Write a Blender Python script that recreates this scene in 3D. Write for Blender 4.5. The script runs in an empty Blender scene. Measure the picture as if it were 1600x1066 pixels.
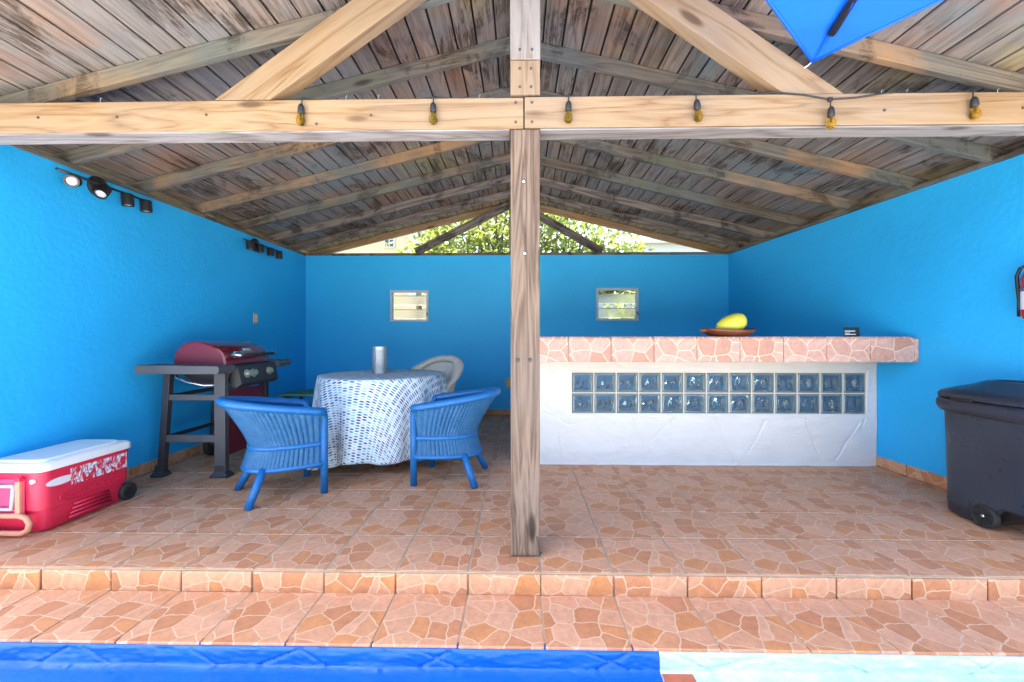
import bpy, bmesh, math, random
from mathutils import Vector, Matrix, noise
R = math.radians
random.seed(7)
C = bpy.context.scene.collection
sc = bpy.context.scene

# ------------------------------------------------------------------ camera, light, exposure
cam_d = bpy.data.cameras.new('camera'); cam = bpy.data.objects.new('camera', cam_d); C.objects.link(cam)
cam.location = (0, 0, 1.077); cam.rotation_euler = (R(90), 0, R(1.06))
cam_d.sensor_width = 36; cam_d.lens = 36 * 650 / 1600; cam_d.shift_y = (525 - 533) / 1600
cam_d.clip_start = 0.05; cam_d.clip_end = 2000
sc.camera = cam
SUN_EL, SUN_AZ = 70, -78          # azimuth measured from +Y (into the picture) towards +X
world = bpy.data.worlds.new('World'); sc.world = world; world.use_nodes = True
nt = world.node_tree; bg = nt.nodes['Background']
sky = nt.nodes.new('ShaderNodeTexSky'); sky.sky_type = 'NISHITA'; sky.sun_disc = False
sky.sun_elevation = R(SUN_EL); sky.sun_rotation = R(SUN_AZ); sky.dust_density = 3.0; sky.air_density = 1.0; sky.ozone_density = 1.0
nt.links.new(sky.outputs[0], bg.inputs[0]); bg.inputs[1].default_value = 0.15
sun_d = bpy.data.lights.new('sun', 'SUN'); sun = bpy.data.objects.new('sun', sun_d); C.objects.link(sun)
sun_d.energy = 5.0; sun_d.angle = R(0.6); sun_d.color = (1, 0.95, 0.87)
sdir = Vector((math.sin(R(SUN_AZ)) * math.cos(R(SUN_EL)), math.cos(R(SUN_AZ)) * math.cos(R(SUN_EL)), math.sin(R(SUN_EL))))
sun.rotation_euler = sdir.to_track_quat('Z', 'Y').to_euler()
sun.location = (-8, 4, 12)
sc.view_settings.view_transform = 'Standard'; sc.view_settings.look = 'None'
sc.view_settings.gamma = 1; sc.view_settings.use_curve_mapping = False
sc.view_settings.exposure = 2.75
sc.cycles.max_bounces = 12; sc.cycles.diffuse_bounces = 9; sc.cycles.transmission_bounces = 10
sc.cycles.sample_clamp_indirect = 6; sc.cycles.caustics_refractive = False; sc.cycles.caustics_reflective = False
sc.cycles.use_denoising = True

# ------------------------------------------------------------------ materials
def nmat(name):
    m = bpy.data.materials.new(name); m.use_nodes = True
    return m, m.node_tree, m.node_tree.nodes['Principled BSDF']
def nd(t, typ, **kw):
    n = t.nodes.new(typ)
    for k, v in kw.items():
        if k.startswith('i_'):
            key = k[2:]
            key = int(key) if key.isdigit() else key.replace('_', ' ')
            s = n.inputs[key]
            if hasattr(v, 'is_linked') or hasattr(v, 'links'): t.links.new(v, s)
            else: s.default_value = v
        else: setattr(n, k, v)
    return n
def mathn(t, op, a, b=None, c=None, clamp=False):
    n = t.nodes.new('ShaderNodeMath'); n.operation = op; n.use_clamp = clamp
    for i, v in enumerate((a, b, c)):
        if v is None: continue
        if hasattr(v, 'links'): t.links.new(v, n.inputs[i])
        else: n.inputs[i].default_value = v
    return n.outputs[0]
def ramp(t, fac, stops, interp='LINEAR'):
    n = t.nodes.new('ShaderNodeValToRGB'); n.color_ramp.interpolation = interp
    e = n.color_ramp.elements
    while len(e) < len(stops): e.new(0.5)
    for el, (p, c) in zip(e, stops):
        el.position = p
        el.color = (c, c, c, 1) if isinstance(c, (int, float)) else (*c, 1)
    t.links.new(fac, n.inputs[0]); return n.outputs[0]
def mix(t, fac, a, b, mode='MIX'):
    n = t.nodes.new('ShaderNodeMix'); n.data_type = 'RGBA'; n.blend_type = mode
    for s, v in ((n.inputs[0], fac), (n.inputs[6], a), (n.inputs[7], b)):
        if hasattr(v, 'links'): t.links.new(v, s)
        elif isinstance(v, (int, float)): s.default_value = v if s.type == 'VALUE' else (v, v, v, 1)
        else: s.default_value = (*v, 1)
    return n.outputs[2]
def coords(t, kind='Object', scale=(1, 1, 1), rnd=0.0, rot=(0, 0, 0)):
    tc = t.nodes.new('ShaderNodeTexCoord'); mp = t.nodes.new('ShaderNodeMapping')
    if kind == 'World': src = t.nodes.new('ShaderNodeNewGeometry').outputs['Position']
    else: src = tc.outputs[kind]
    t.links.new(src, mp.inputs[0]); mp.inputs['Scale'].default_value = scale; mp.inputs['Rotation'].default_value = rot
    if rnd:
        oi = t.nodes.new('ShaderNodeObjectInfo'); v = t.nodes.new('ShaderNodeCombineXYZ')
        for i, k in enumerate((1.0, 0.37, 0.71)):
            t.links.new(mathn(t, 'MULTIPLY', oi.outputs['Random'], rnd * k), v.inputs[i])
        t.links.new(v.outputs[0], mp.inputs['Location'])
    return mp.outputs[0]
def noisetex(t, vec, scale, detail=4, rough=0.55, dist=0.0):
    n = t.nodes.new('ShaderNodeTexNoise'); t.links.new(vec, n.inputs['Vector'])
    n.inputs['Scale'].default_value = scale; n.inputs['Detail'].default_value = detail
    n.inputs['Roughness'].default_value = rough; n.inputs['Distortion'].default_value = dist
    return n.outputs[0]
def bump(t, bsdf, h, strength=0.3, dist=0.01):
    b = t.nodes.new('ShaderNodeBump'); b.inputs['Strength'].default_value = strength; b.inputs['Distance'].default_value = dist
    t.links.new(h, b.inputs['Height']); t.links.new(b.outputs[0], bsdf.inputs['Normal'])
MATS = {}
def simple(name, col, rough=0.5, metal=0.0, var=0.12, vs=6, bstr=0.0, bs=60, spec=None, coat=0.0):
    m, t, b = nmat(name)
    v = coords(t); n = noisetex(t, v, vs, 5)
    c = mix(t, n, tuple(x * (1 - var) for x in col), tuple(min(1, x * (1 + var)) for x in col))
    t.links.new(c, b.inputs['Base Color'])
    r = ramp(t, noisetex(t, v, vs * 3, 4), ((0.3, max(0, rough - 0.08)), (0.7, min(1, rough + 0.08))))
    t.links.new(r, b.inputs['Roughness']); b.inputs['Metallic'].default_value = metal
    if coat: b.inputs['Coat Weight'].default_value = coat; b.inputs['Coat Roughness'].default_value = 0.08
    if bstr: bump(t, b, noisetex(t, v, bs, 4), bstr, 0.004)
    MATS[name] = m; return m

def stucco(name, col, var=0.13, bstr=0.24):
    m, t, b = nmat(name); v = coords(t, 'World')
    n = noisetex(t, v, 1.3, 5); n2 = noisetex(t, v, 9, 4)
    c = mix(t, n, tuple(x * (1 - var) for x in col), tuple(min(1, x * (1 + var)) for x in col))
    c = mix(t, ramp(t, n2, ((0.62, 0.0), (0.8, 0.25))), c, tuple(min(1, x * 1.25 + 0.02) for x in col))
    t.links.new(c, b.inputs['Base Color']); b.inputs['Roughness'].default_value = 0.55
    b.inputs['Specular IOR Level'].default_value = 0.35
    h = mathn(t, 'ADD', noisetex(t, v, 28, 5, 0.6), mathn(t, 'MULTIPLY', noisetex(t, v, 5, 3), 1.2))
    bump(t, b, h, bstr, 0.012)
    MATS[name] = m; return m

def wood(name, dark, mid, light, grain=1.0, grey=None, greyamt=0.0, stain=None, stainamt=0.0, tint=None, knots=True, rough=0.7, bstr=0.35, rings_n=5.0):
    """grain runs along the object's local X; colours are those of the timber itself"""
    m, t, b = nmat(name)
    v = coords(t, 'Object', (1, 1, 1), 23.0)
    st = t.nodes.new('ShaderNodeMapping'); t.links.new(v, st.inputs[0]); st.inputs['Scale'].default_value = (0.55, 7, 7)
    base = noisetex(t, st.outputs[0], 1.6 * grain, 3, 0.5, 0.9)
    rings = mathn(t, 'FRACT', mathn(t, 'MULTIPLY', base, rings_n))
    rings = mathn(t, 'ABSOLUTE', mathn(t, 'SUBTRACT', rings, 0.5))          # 0..0.5 triangular growth rings
    st2 = t.nodes.new('ShaderNodeMapping'); t.links.new(v, st2.inputs[0]); st2.inputs['Scale'].default_value = (2.5, 60, 60)
    fibre = noisetex(t, st2.outputs[0], 2.2, 4, 0.6)
    g = mathn(t, 'ADD', mathn(t, 'MULTIPLY', rings, 1.1), mathn(t, 'MULTIPLY', fibre, 0.5))
    c = ramp(t, g, ((0.12, dark), (0.38, mid), (0.75, light)))
    oi = t.nodes.new('ShaderNodeObjectInfo')
    c = mix(t, 1.0, c, ramp(t, oi.outputs['Random'], ((0.0, (0.74, 0.74, 0.76)), (0.5, (0.95, 0.93, 0.9)), (1.0, (1.0, 1.0, 1.0)))), 'MULTIPLY')
    pw = coords(t, 'World')
    if grey:
        gn = ramp(t, noisetex(t, pw, 1.7, 4, 0.6), ((0.38, 0.0), (0.62, 1.0)))
        c = mix(t, mathn(t, 'MULTIPLY', gn, greyamt), c, mix(t, fibre, tuple(x * 0.7 for x in grey), tuple(x * 1.25 for x in grey)))
    if tint:
        for col, sc_, lo, hi, amt, seed in tint:
            o = t.nodes.new('ShaderNodeVectorMath'); o.operation = 'ADD'; t.links.new(pw, o.inputs[0]); o.inputs[1].default_value = (seed, seed * 1.7, seed * 0.3)
            tn = ramp(t, noisetex(t, o.outputs[0], sc_, 4, 0.6), ((lo, 0.0), (hi, 1.0)))
            c = mix(t, mathn(t, 'MULTIPLY', tn, amt), c, col)
    if stain:
        sv = t.nodes.new('ShaderNodeMapping'); t.links.new(pw, sv.inputs[0]); sv.inputs['Scale'].default_value = (1.3, 0.7, 1)
        s1 = ramp(t, noisetex(t, sv.outputs[0], 1.9, 6, 0.68, 1.2), ((0.52, 0.0), (0.6, 1.0)))
        sm = t.nodes.new('ShaderNodeMapping'); t.links.new(v, sm.inputs[0]); sm.inputs['Scale'].default_value = (2.2, 30, 30)
        s2 = ramp(t, noisetex(t, sm.outputs[0], 1.3, 5, 0.7, 1.5), ((0.42, 0.0), (0.52, 1.0)))
        c = mix(t, mathn(t, 'MULTIPLY', mathn(t, 'MULTIPLY', s1, s2), stainamt), c, stain)
    h = g
    if knots:
        km = t.nodes.new('ShaderNodeMapping'); t.links.new(v, km.inputs[0]); km.inputs['Scale'].default_value = (1.5, 5.0, 5.0)
        vo = t.nodes.new('ShaderNodeTexVoronoi'); t.links.new(km.outputs[0], vo.inputs['Vector']); vo.inputs['Scale'].default_value = 1.0
        kf = ramp(t, vo.outputs['Distance'], ((0.07, 1.0), (0.13, 0.0)))
        c = mix(t, mathn(t, 'MULTIPLY', kf, 0.75), c, tuple(x * 0.45 for x in dark))
    t.links.new(c, b.inputs['Base Color']); b.inputs['Roughness'].default_value = rough
    b.inputs['Specular IOR Level'].default_value = 0.25
    bump(t, b, h, bstr, 0.004)
    MATS[name] = m; return m

def stone_tile(name, stones, line, scale=10.5, sat=1.0):
    m, t, b = nmat(name)
    oi = t.nodes.new('ShaderNodeObjectInfo')
    var = mathn(t, 'FLOOR', mathn(t, 'MULTIPLY', oi.outputs['Random'], 4.999))
    off = t.nodes.new('ShaderNodeCombineXYZ')
    t.links.new(mathn(t, 'MULTIPLY', var, 0.613), off.inputs[0]); t.links.new(mathn(t, 'MULTIPLY', var, 0.377), off.inputs[1])
    tc = t.nodes.new('ShaderNodeTexCoord'); ad = t.nodes.new('ShaderNodeVectorMath'); ad.operation = 'ADD'
    t.links.new(tc.outputs['Object'], ad.inputs[0]); t.links.new(off.outputs[0], ad.inputs[1])
    # wobble the joints a little so the printed stones look hand laid
    wn = t.nodes.new('ShaderNodeTexNoise'); t.links.new(ad.outputs[0], wn.inputs['Vector']); wn.inputs['Scale'].default_value = 26; wn.inputs['Detail'].default_value = 2
    wv = t.nodes.new('ShaderNodeVectorMath'); wv.operation = 'SCALE'; t.links.new(wn.outputs['Color'], wv.inputs[0]); wv.inputs['Scale'].default_value = 0.018
    vv = t.nodes.new('ShaderNodeVectorMath'); vv.operation = 'ADD'; t.links.new(ad.outputs[0], vv.inputs[0]); t.links.new(wv.outputs[0], vv.inputs[1])
    ed = t.nodes.new('ShaderNodeTexVoronoi'); ed.voronoi_dimensions = '2D'; ed.feature = 'DISTANCE_TO_EDGE'
    ce = t.nodes.new('ShaderNodeTexVoronoi'); ce.voronoi_dimensions = '2D'
    for n in (ed, ce):
        t.links.new(vv.outputs[0], n.inputs['Vector']); n.inputs['Scale'].default_value = scale; n.inputs['Randomness'].default_value = 0.95
    sep = t.nodes.new('ShaderNodeSeparateColor'); t.links.new(ce.outputs['Color'], sep.inputs[0])
    k = len(stones)
    c = ramp(t, sep.outputs[0], [(i / k, s) for i, s in enumerate(stones)], 'CONSTANT')
    c = mix(t, 0.25, c, ramp(t, sep.outputs[1], [(0.0, stones[0]), (1.0, stones[-1])]))
    blot = noisetex(t, vv.outputs[0], 34, 6, 0.7)
    c = mix(t, 1.0, c, ramp(t, blot, ((0.25, 0.72), (0.55, 1.0), (0.8, 1.22))), 'MULTIPLY')
    ln = ramp(t, ed.outputs['Distance'], ((0.018, 1.0), (0.042, 0.0)))
    c = mix(t, ln, c, line)
    c = mix(t, mathn(t, 'MULTIPLY', ramp(t, noisetex(t, coords(t, 'World'), 2.2, 5, 0.65), ((0.45, 0.0), (0.75, 1.0))), 0.14), c, (0.3, 0.2, 0.14))
    t.links.new(c, b.inputs['Base Color'])
    t.links.new(ramp(t, blot, ((0.3, 0.42), (0.7, 0.62))), b.inputs['Roughness'])
    b.inputs['Specular IOR Level'].default_value = 0.35
    bump(t, b, mathn(t, 'ADD', mathn(t, 'MULTIPLY', ln, -0.6), mathn(t, 'MULTIPLY', blot, 0.6)), 0.25, 0.003)
    MATS[name] = m; return m

BLUE = (0.02, 0.40, 0.80)
stucco('blue_wall', BLUE)
stucco('cream_wall', (0.55, 0.45, 0.29), 0.05)
stucco('pale_wall', (0.5, 0.51, 0.52), 0.05)
STONES = [(0.56, 0.255, 0.12), (0.6, 0.3, 0.16), (0.48, 0.19, 0.08), (0.62, 0.33, 0.19), (0.55, 0.22, 0.075), (0.59, 0.3, 0.165)]
stone_tile('floor_tile', STONES, (0.63, 0.4, 0.245), 10.8)
stone_tile('bar_tile', [(0.56, 0.29, 0.21), (0.6, 0.35, 0.27), (0.5, 0.24, 0.16), (0.62, 0.38, 0.3)], (0.72, 0.52, 0.38), 8.6)
simple('grout', (0.4, 0.29, 0.18), 0.9, var=0.45, vs=9, bstr=0.3)
wood('plank_wood', (0.06, 0.04, 0.028), (0.165, 0.122, 0.09), (0.265, 0.21, 0.165), 1.0, grey=(0.17, 0.182, 0.185), greyamt=0.65,
     stain=(0.03, 0.019, 0.012), stainamt=0.8, tint=[((0.26, 0.11, 0.045), 1.3, 0.5, 0.72, 0.6, 3.0), ((0.12, 0.19, 0.21), 1.0, 0.52, 0.68, 0.65, 11.0), ((0.34, 0.27, 0.05), 0.8, 0.6, 0.74, 0.6, 20.0)], knots=False)
wood('rafter_wood', (0.051, 0.038, 0.025), (0.123, 0.096, 0.069), (0.192, 0.155, 0.114), 1.0, grey=(0.110, 0.123, 0.114), greyamt=0.75,
     stain=(0.03, 0.022, 0.016), stainamt=0.7, tint=[((0.13, 0.15, 0.06), 1.3, 0.58, 0.75, 0.5, 5.0), ((0.38, 0.2, 0.08), 0.9, 0.52, 0.66, 0.65, 15.0)])
wood('dark_rafter_wood', (0.05, 0.042, 0.038), (0.12, 0.1, 0.09), (0.2, 0.17, 0.15), 1.0, stain=(0.012, 0.01, 0.008), stainamt=0.8)
wood('fresh_wood', (0.134, 0.064, 0.023), (0.261, 0.157, 0.074), (0.309, 0.208, 0.114), 0.8, grey=(0.232, 0.194, 0.155), greyamt=0.3)
wood('grey_beam_wood', (0.096, 0.080, 0.072), (0.200, 0.180, 0.168), (0.280, 0.264, 0.256), 0.9)
wood('post_wood', (0.02, 0.010, 0.006), (0.11, 0.066, 0.04), (0.205, 0.142, 0.095), 1.15, grey=(0.16, 0.128, 0.105), greyamt=0.45, bstr=1.0, rings_n=4.5)
wood('pale_post_wood', (0.140, 0.108, 0.076), (0.216, 0.178, 0.140), (0.270, 0.238, 0.200), 0.9)
wood('table_wood', (0.07, 0.035, 0.018), (0.14, 0.07, 0.035), (0.2, 0.11, 0.06))
simple('roof_sheet', (0.03, 0.028, 0.026), 0.9)
simple('black_plastic', (0.012, 0.012, 0.013), 0.45)
simple('black_metal', (0.018, 0.018, 0.02), 0.4, bstr=0.1)
simple('grill_black', (0.03, 0.03, 0.032), 0.5, var=0.3, bstr=0.15, bs=90)
simple('grill_grey', (0.07, 0.07, 0.075), 0.55, var=0.35, bstr=0.1)
simple('burgundy', (0.17, 0.005, 0.012), 0.2, coat=0.6)
simple('burgundy_dull', (0.14, 0.014, 0.03), 0.42)
simple('steel', (0.55, 0.55, 0.55), 0.3, metal=1.0)
simple('knob_metal', (0.5, 0.48, 0.38), 0.35, metal=0.7)
simple('nail_metal', (0.08, 0.075, 0.07), 0.5, metal=0.6)
simple('beige_plate', (0.5, 0.42, 0.26), 0.5)
simple('orange_plate', (0.55, 0.3, 0.05), 0.5)
simple('window_frame_grey', (0.4, 0.5, 0.56), 0.5, var=0.2)
simple('cooler_red', (0.62, 0.02, 0.06), 0.42, var=0.12, vs=3)
simple('cooler_pink', (0.66, 0.07, 0.16), 0.5, var=0.15, vs=3)
simple('cooler_white', (0.8, 0.8, 0.76), 0.45, var=0.04)
simple('cooler_grey', (0.5, 0.46, 0.5), 0.5)
simple('peach_plastic', (0.62, 0.27, 0.16), 0.5, var=0.2)
simple('bin_plastic', (0.023, 0.027, 0.04), 0.32, var=0.25, vs=3, bstr=0.08, bs=120)
simple('tyre_rubber', (0.02, 0.02, 0.02), 0.75)
simple('extinguisher_red', (0.45, 0.01, 0.012), 0.25, coat=0.5)
simple('label_white', (0.72, 0.72, 0.72), 0.5, var=0.08)
simple('wicker_white', (0.62, 0.58, 0.5), 0.65, var=0.12, vs=20)
simple('cushion_purple', (0.08, 0.05, 0.22), 0.85, bstr=0.2, bs=160)
simple('stool_green', (0.02, 0.12, 0.075), 0.5, var=0.3)
simple('fruit', (0.62, 0.55, 0.05), 0.4, var=0.22, vs=9)
simple('bowl_wood', (0.16, 0.045, 0.018), 0.35, var=0.4, vs=8)
simple('canopy_blue', (0.0, 0.16, 0.75), 0.8, var=0.03)
simple('blue_paint', (0.0, 0.1, 0.56), 0.45, var=0.16, vs=5, bstr=0.5, bs=40)
m, t, b = nmat('white_paint')
c = mix(t, ramp(t, noisetex(t, coords(t, 'Object', (6, 6, 26), rot=(0, 0.35, 0)), 2.2, 5, 0.65), ((0.42, 0.0), (0.62, 1.0))), (0.4, 0.56, 0.59), (0.56, 0.62, 0.62))
c = mix(t, ramp(t, noisetex(t, coords(t), 42, 3), ((0.74, 0.0), (0.78, 0.5))), c, (0.12, 0.12, 0.11))
t.links.new(c, b.inputs['Base Color']); b.inputs['Roughness'].default_value = 0.5; bump(t, b, noisetex(t, coords(t), 40, 4), 0.5, 0.004); MATS['white_paint'] = m
simple('brick_red', (0.42, 0.11, 0.045), 0.7, var=0.3, vs=30)
simple('mortar', (0.62, 0.58, 0.5), 0.85, var=0.12, vs=20)
simple('concrete', (0.62, 0.6, 0.56), 0.85, var=0.15, vs=1.5)
simple('earth', (0.12, 0.12, 0.06), 0.95, var=0.3, vs=0.8)
simple('bark', (0.12, 0.09, 0.06), 0.9, var=0.3, bstr=0.5, bs=20)
simple('dark_pane', (0.05, 0.06, 0.08), 0.1)
simple('house_white', (0.5, 0.5, 0.49), 0.6, var=0.03)

# blue painted wicker with rubbed lighter streaks
m, t, b = nmat('wicker_blue'); v = coords(t)
c = mix(t, noisetex(t, v, 8, 5), (0.002, 0.095, 0.3), (0.006, 0.145, 0.4))
c = mix(t, mathn(t, 'MULTIPLY', ramp(t, noisetex(t, coords(t, 'Object', (6, 6, 30)), 4, 5, 0.7), ((0.56, 0.0), (0.75, 1.0))), 0.5), c, (0.13, 0.29, 0.47))
t.links.new(c, b.inputs['Base Color']); b.inputs['Roughness'].default_value = 0.42
bump(t, b, noisetex(t, v, 90, 3), 0.2, 0.003); MATS['wicker_blue'] = m
m2, t, b = nmat('weave_blue'); v = coords(t, 'Object', (90, 90, 190))
c = mix(t, ramp(t, noisetex(t, v, 1.0, 3, 0.6), ((0.3, 0.0), (0.7, 1.0))), (0.002, 0.055, 0.16), (0.015, 0.15, 0.32))
c = mix(t, mathn(t, 'MULTIPLY', ramp(t, noisetex(t, coords(t), 14, 4, 0.6), ((0.5, 0.0), (0.72, 1.0))), 0.4), c, (0.08, 0.19, 0.33))
t.links.new(c, b.inputs['Base Color']); b.inputs['Roughness'].default_value = 0.55
bump(t, b, noisetex(t, v, 1.0, 2), 0.5, 0.004); MATS['weave_blue'] = m2
# white sculpted plaster of the bar front
m, t, b = nmat('white_plaster'); v = coords(t, 'World')
c = mix(t, noisetex(t, v, 3.5, 5), (0.62, 0.6, 0.57), (0.72, 0.7, 0.66))
t.links.new(c, b.inputs['Base Color']); b.inputs['Roughness'].default_value = 0.6
bump(t, b, mathn(t, 'ADD', noisetex(t, coords(t, 'World', (1, 1, 2.2), rot=(0, 0.5, 0)), 7, 5, 0.6), mathn(t, 'MULTIPLY', noisetex(t, v, 45, 4), 0.25)), 0.55, 0.02); MATS['white_plaster'] = m
# glass blocks, louvres, amber bulbs, lens
def glass(name, col, rough, ior, trans=1.0):
    m, t, b = nmat(name); b.inputs['Base Color'].default_value = (*col, 1); b.inputs['Roughness'].default_value = rough
    b.inputs['IOR'].default_value = ior; b.inputs['Transmission Weight'].default_value = trans
    MATS[name] = m; return t, b
t, b = glass('block_glass', (0.5, 0.76, 0.85), 0.03, 1.33, 0.88)
t, b = glass('block_edge', (0.34, 0.44, 0.42), 0.12, 1.4, 0.55)
t, b = glass('louvre_glass', (0.97, 0.96, 0.92), 0.25, 1.15)
bump(t, b, noisetex(t, coords(t, 'Object', (1, 3, 3)), 30, 3), 0.5, 0.01)
t, b = glass('amber_glass', (1.0, 0.66, 0.12), 0.03, 1.12, 0.93)
t, b = glass('lens', (0.8, 0.82, 0.85), 0.25, 1.4, 0.2)
# perforated lantern metal
simple('lantern_metal', (0.42, 0.45, 0.48), 0.38, metal=0.75, var=0.15)
# torn sticker print on the cooler: paper left over red plastic
m, t, b = nmat('torn_sticker'); v = coords(t, 'Object', (1, 1, 1))
n1 = noisetex(t, coords(t, 'Object', (1, 24, 9)), 1.6, 5, 0.7, 1.0)
c = mix(t, ramp(t, n1, ((0.49, 0.0), (0.52, 1.0))), (0.6, 0.02, 0.05), mix(t, ramp(t, noisetex(t, v, 60, 3), ((0.5, 0.0), (0.56, 1.0))), (0.78, 0.78, 0.76), (0.3, 0.4, 0.6)))
t.links.new(c, b.inputs['Base Color']); b.inputs['Roughness'].default_value = 0.5; MATS['torn_sticker'] = m
# printed tablecloth: columns of small fish-like strokes in blues on white, laid out on the flat cloth (UV in metres)
m, t, b = nmat('tablecloth_print'); tc = t.nodes.new('ShaderNodeTexCoord'); sp = t.nodes.new('ShaderNodeSeparateXYZ')
t.links.new(tc.outputs['UV'], sp.inputs[0])
U = mathn(t, 'DIVIDE', sp.outputs[0], 0.056); V = mathn(t, 'DIVIDE', sp.outputs[1], 0.02)
V = mathn(t, 'ADD', V, mathn(t, 'MULTIPLY', mathn(t, 'FLOOR', U), 0.43))
fu = mathn(t, 'ABSOLUTE', mathn(t, 'SUBTRACT', mathn(t, 'FRACT', U), 0.5)); fv = mathn(t, 'ABSOLUTE', mathn(t, 'SUBTRACT', mathn(t, 'FRACT', V), 0.5))
ell = mathn(t, 'ADD', mathn(t, 'POWER', mathn(t, 'DIVIDE', fu, 0.42), 2.0), mathn(t, 'POWER', mathn(t, 'DIVIDE', fv, 0.33), 2.0))
dash = mathn(t, 'LESS_THAN', ell, 1.0)
idv = t.nodes.new('ShaderNodeCombineXYZ'); t.links.new(mathn(t, 'FLOOR', U), idv.inputs[0]); t.links.new(mathn(t, 'FLOOR', V), idv.inputs[1])
wn = t.nodes.new('ShaderNodeTexWhiteNoise'); wn.noise_dimensions = '2D'; t.links.new(idv.outputs[0], wn.inputs['Vector'])
dc = ramp(t, wn.outputs['Value'], ((0.0, (0.03, 0.09, 0.21)), (0.2, (0.05, 0.24, 0.34)), (0.5, (0.22, 0.48, 0.55)), (0.75, (0.1, 0.16, 0.3)), (0.87, (0.4, 0.62, 0.67))), 'CONSTANT')
dot = mathn(t, 'MULTIPLY', mathn(t, 'GREATER_THAN', fu, 0.46), mathn(t, 'LESS_THAN', fv, 0.2))
c = mix(t, dash, (0.68, 0.69, 0.71), dc); c = mix(t, mathn(t, 'MULTIPLY', dot, 0.6), c, (0.1, 0.13, 0.25))
t.links.new(c, b.inputs['Base Color']); b.inputs['Roughness'].default_value = 0.85; MATS['tablecloth_print'] = m
# umbrella fabric and leaves let light through
def translucent(name, col, tcol, amt, var=0.0):
    m, t, b = nmat(name)
    out = t.nodes['Material Output']; tr = t.nodes.new('ShaderNodeBsdfTranslucent'); mx = t.nodes.new('ShaderNodeMixShader')
    if var:
        oi = t.nodes.new('ShaderNodeNewGeometry')
        c = ramp(t, oi.outputs['Random Per Island'], ((0.0, tuple(x * (1 - var) for x in col)), (0.5, col), (0.85, tuple(min(1, x * (1 + var)) for x in col)), (1.0, (col[0] * 2.2, col[1] * 1.3, col[2]))))
        t.links.new(c, b.inputs['Base Color'])
    else: b.inputs['Base Color'].default_value = (*col, 1)
    b.inputs['Roughness'].default_value = 0.5; tr.inputs[0].default_value = (*tcol, 1); mx.inputs[0].default_value = amt
    t.links.new(b.outputs[0], mx.inputs[1]); t.links.new(tr.outputs[0], mx.inputs[2]); t.links.new(mx.outputs[0], out.inputs[0])
    MATS[name] = m
translucent('canopy_fabric', (0.0, 0.1, 0.62), (0.0, 0.04, 0.5), 0.1)
translucent('leaf', (0.11, 0.15, 0.035), (0.28, 0.33, 0.06), 0.42, 0.55)
translucent('palm_leaf', (0.1, 0.17, 0.04), (0.25, 0.38, 0.06), 0.35, 0.3)

# ------------------------------------------------------------------ mesh helpers
class MB:
    def __init__(s): s.v = []; s.f = []; s.uv = None
    def add(s, vs, fs):
        o = len(s.v); s.v += [tuple(v) for v in vs]; s.f += [tuple(i + o for i in f) for f in fs]; return s
    def box(s, c, d, rz=0.0, ry=0.0, rx=0.0):
        M = Matrix.Translation(c) @ Matrix.Rotation(rz, 4, 'Z') @ Matrix.Rotation(ry, 4, 'Y') @ Matrix.Rotation(rx, 4, 'X')
        vs = [M @ Vector((x * d[0] / 2, y * d[1] / 2, z * d[2] / 2)) for x in (-1, 1) for y in (-1, 1) for z in (-1, 1)]
        return s.add(vs, [(0, 1, 3, 2), (4, 6, 7, 5), (0, 4, 5, 1), (2, 3, 7, 6), (0, 2, 6, 4), (1, 5, 7, 3)])
    def rings(s, rings, closed=True, cap=True):
        """loft a list of equally long point rings"""
        n = len(rings[0]); vs = [p for r in rings for p in r]; fs = []
        for i in range(len(rings) - 1):
            for j in range(n if closed else n - 1):
                k = (j + 1) % n
                fs.append((i * n + j, i * n + k, (i + 1) * n + k, (i + 1) * n + j))
        if cap: fs += [tuple(range(n))[::-1], tuple((len(rings) - 1) * n + j for j in range(n))]
        return s.add(vs, fs)
    def tube(s, pts, r, seg=8, cap=True):
        pts = [Vector(p) for p in pts]; rs = r if isinstance(r, (list, tuple)) else [r] * len(pts)
        up = None; out = []
        for i, p in enumerate(pts):
            d = (pts[min(i + 1, len(pts) - 1)] - pts[max(i - 1, 0)]).normalized()
            if up is None: up = d.orthogonal().normalized()
            up = (up - d * up.dot(d)).normalized(); sd = d.cross(up)
            out.append([p + (up * math.cos(a) + sd * math.sin(a)) * rs[i] for a in [2 * math.pi * k / seg for k in range(seg)]])
        return s.rings(out, True, cap)
    def lathe(s, prof, c=(0, 0, 0), seg=24, axis='Z', cap=True):
        c = Vector(c); out = []
        for r, h in prof:
            rg = []
            for k in range(seg):
                a = 2 * math.pi * k / seg; x, y = r * math.cos(a), r * math.sin(a)
                rg.append(c + (Vector((x, y, h)) if axis == 'Z' else Vector((h, x, y)) if axis == 'X' else Vector((x, h, y))))
            out.append(rg)
        return s.rings(out, True, cap)
    def grid(s, nu, nv, fn):
        vs = [fn(i / nu, j / nv) for j in range(nv + 1) for i in range(nu + 1)]
        return s.add(vs, [(j * (nu + 1) + i, j * (nu + 1) + i + 1, (j + 1) * (nu + 1) + i + 1, (j + 1) * (nu + 1) + i) for j in range(nv) for i in range(nu)])
    def mesh(s, name, smooth=False, fix=True):
        me = bpy.data.meshes.new(name); me.from_pydata(s.v, [], s.f); me.update()
        if fix:
            b = bmesh.new(); b.from_mesh(me); bmesh.ops.recalc_face_normals(b, faces=b.faces); b.to_mesh(me); b.free()
        if smooth: me.shade_smooth()
        return me
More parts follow.
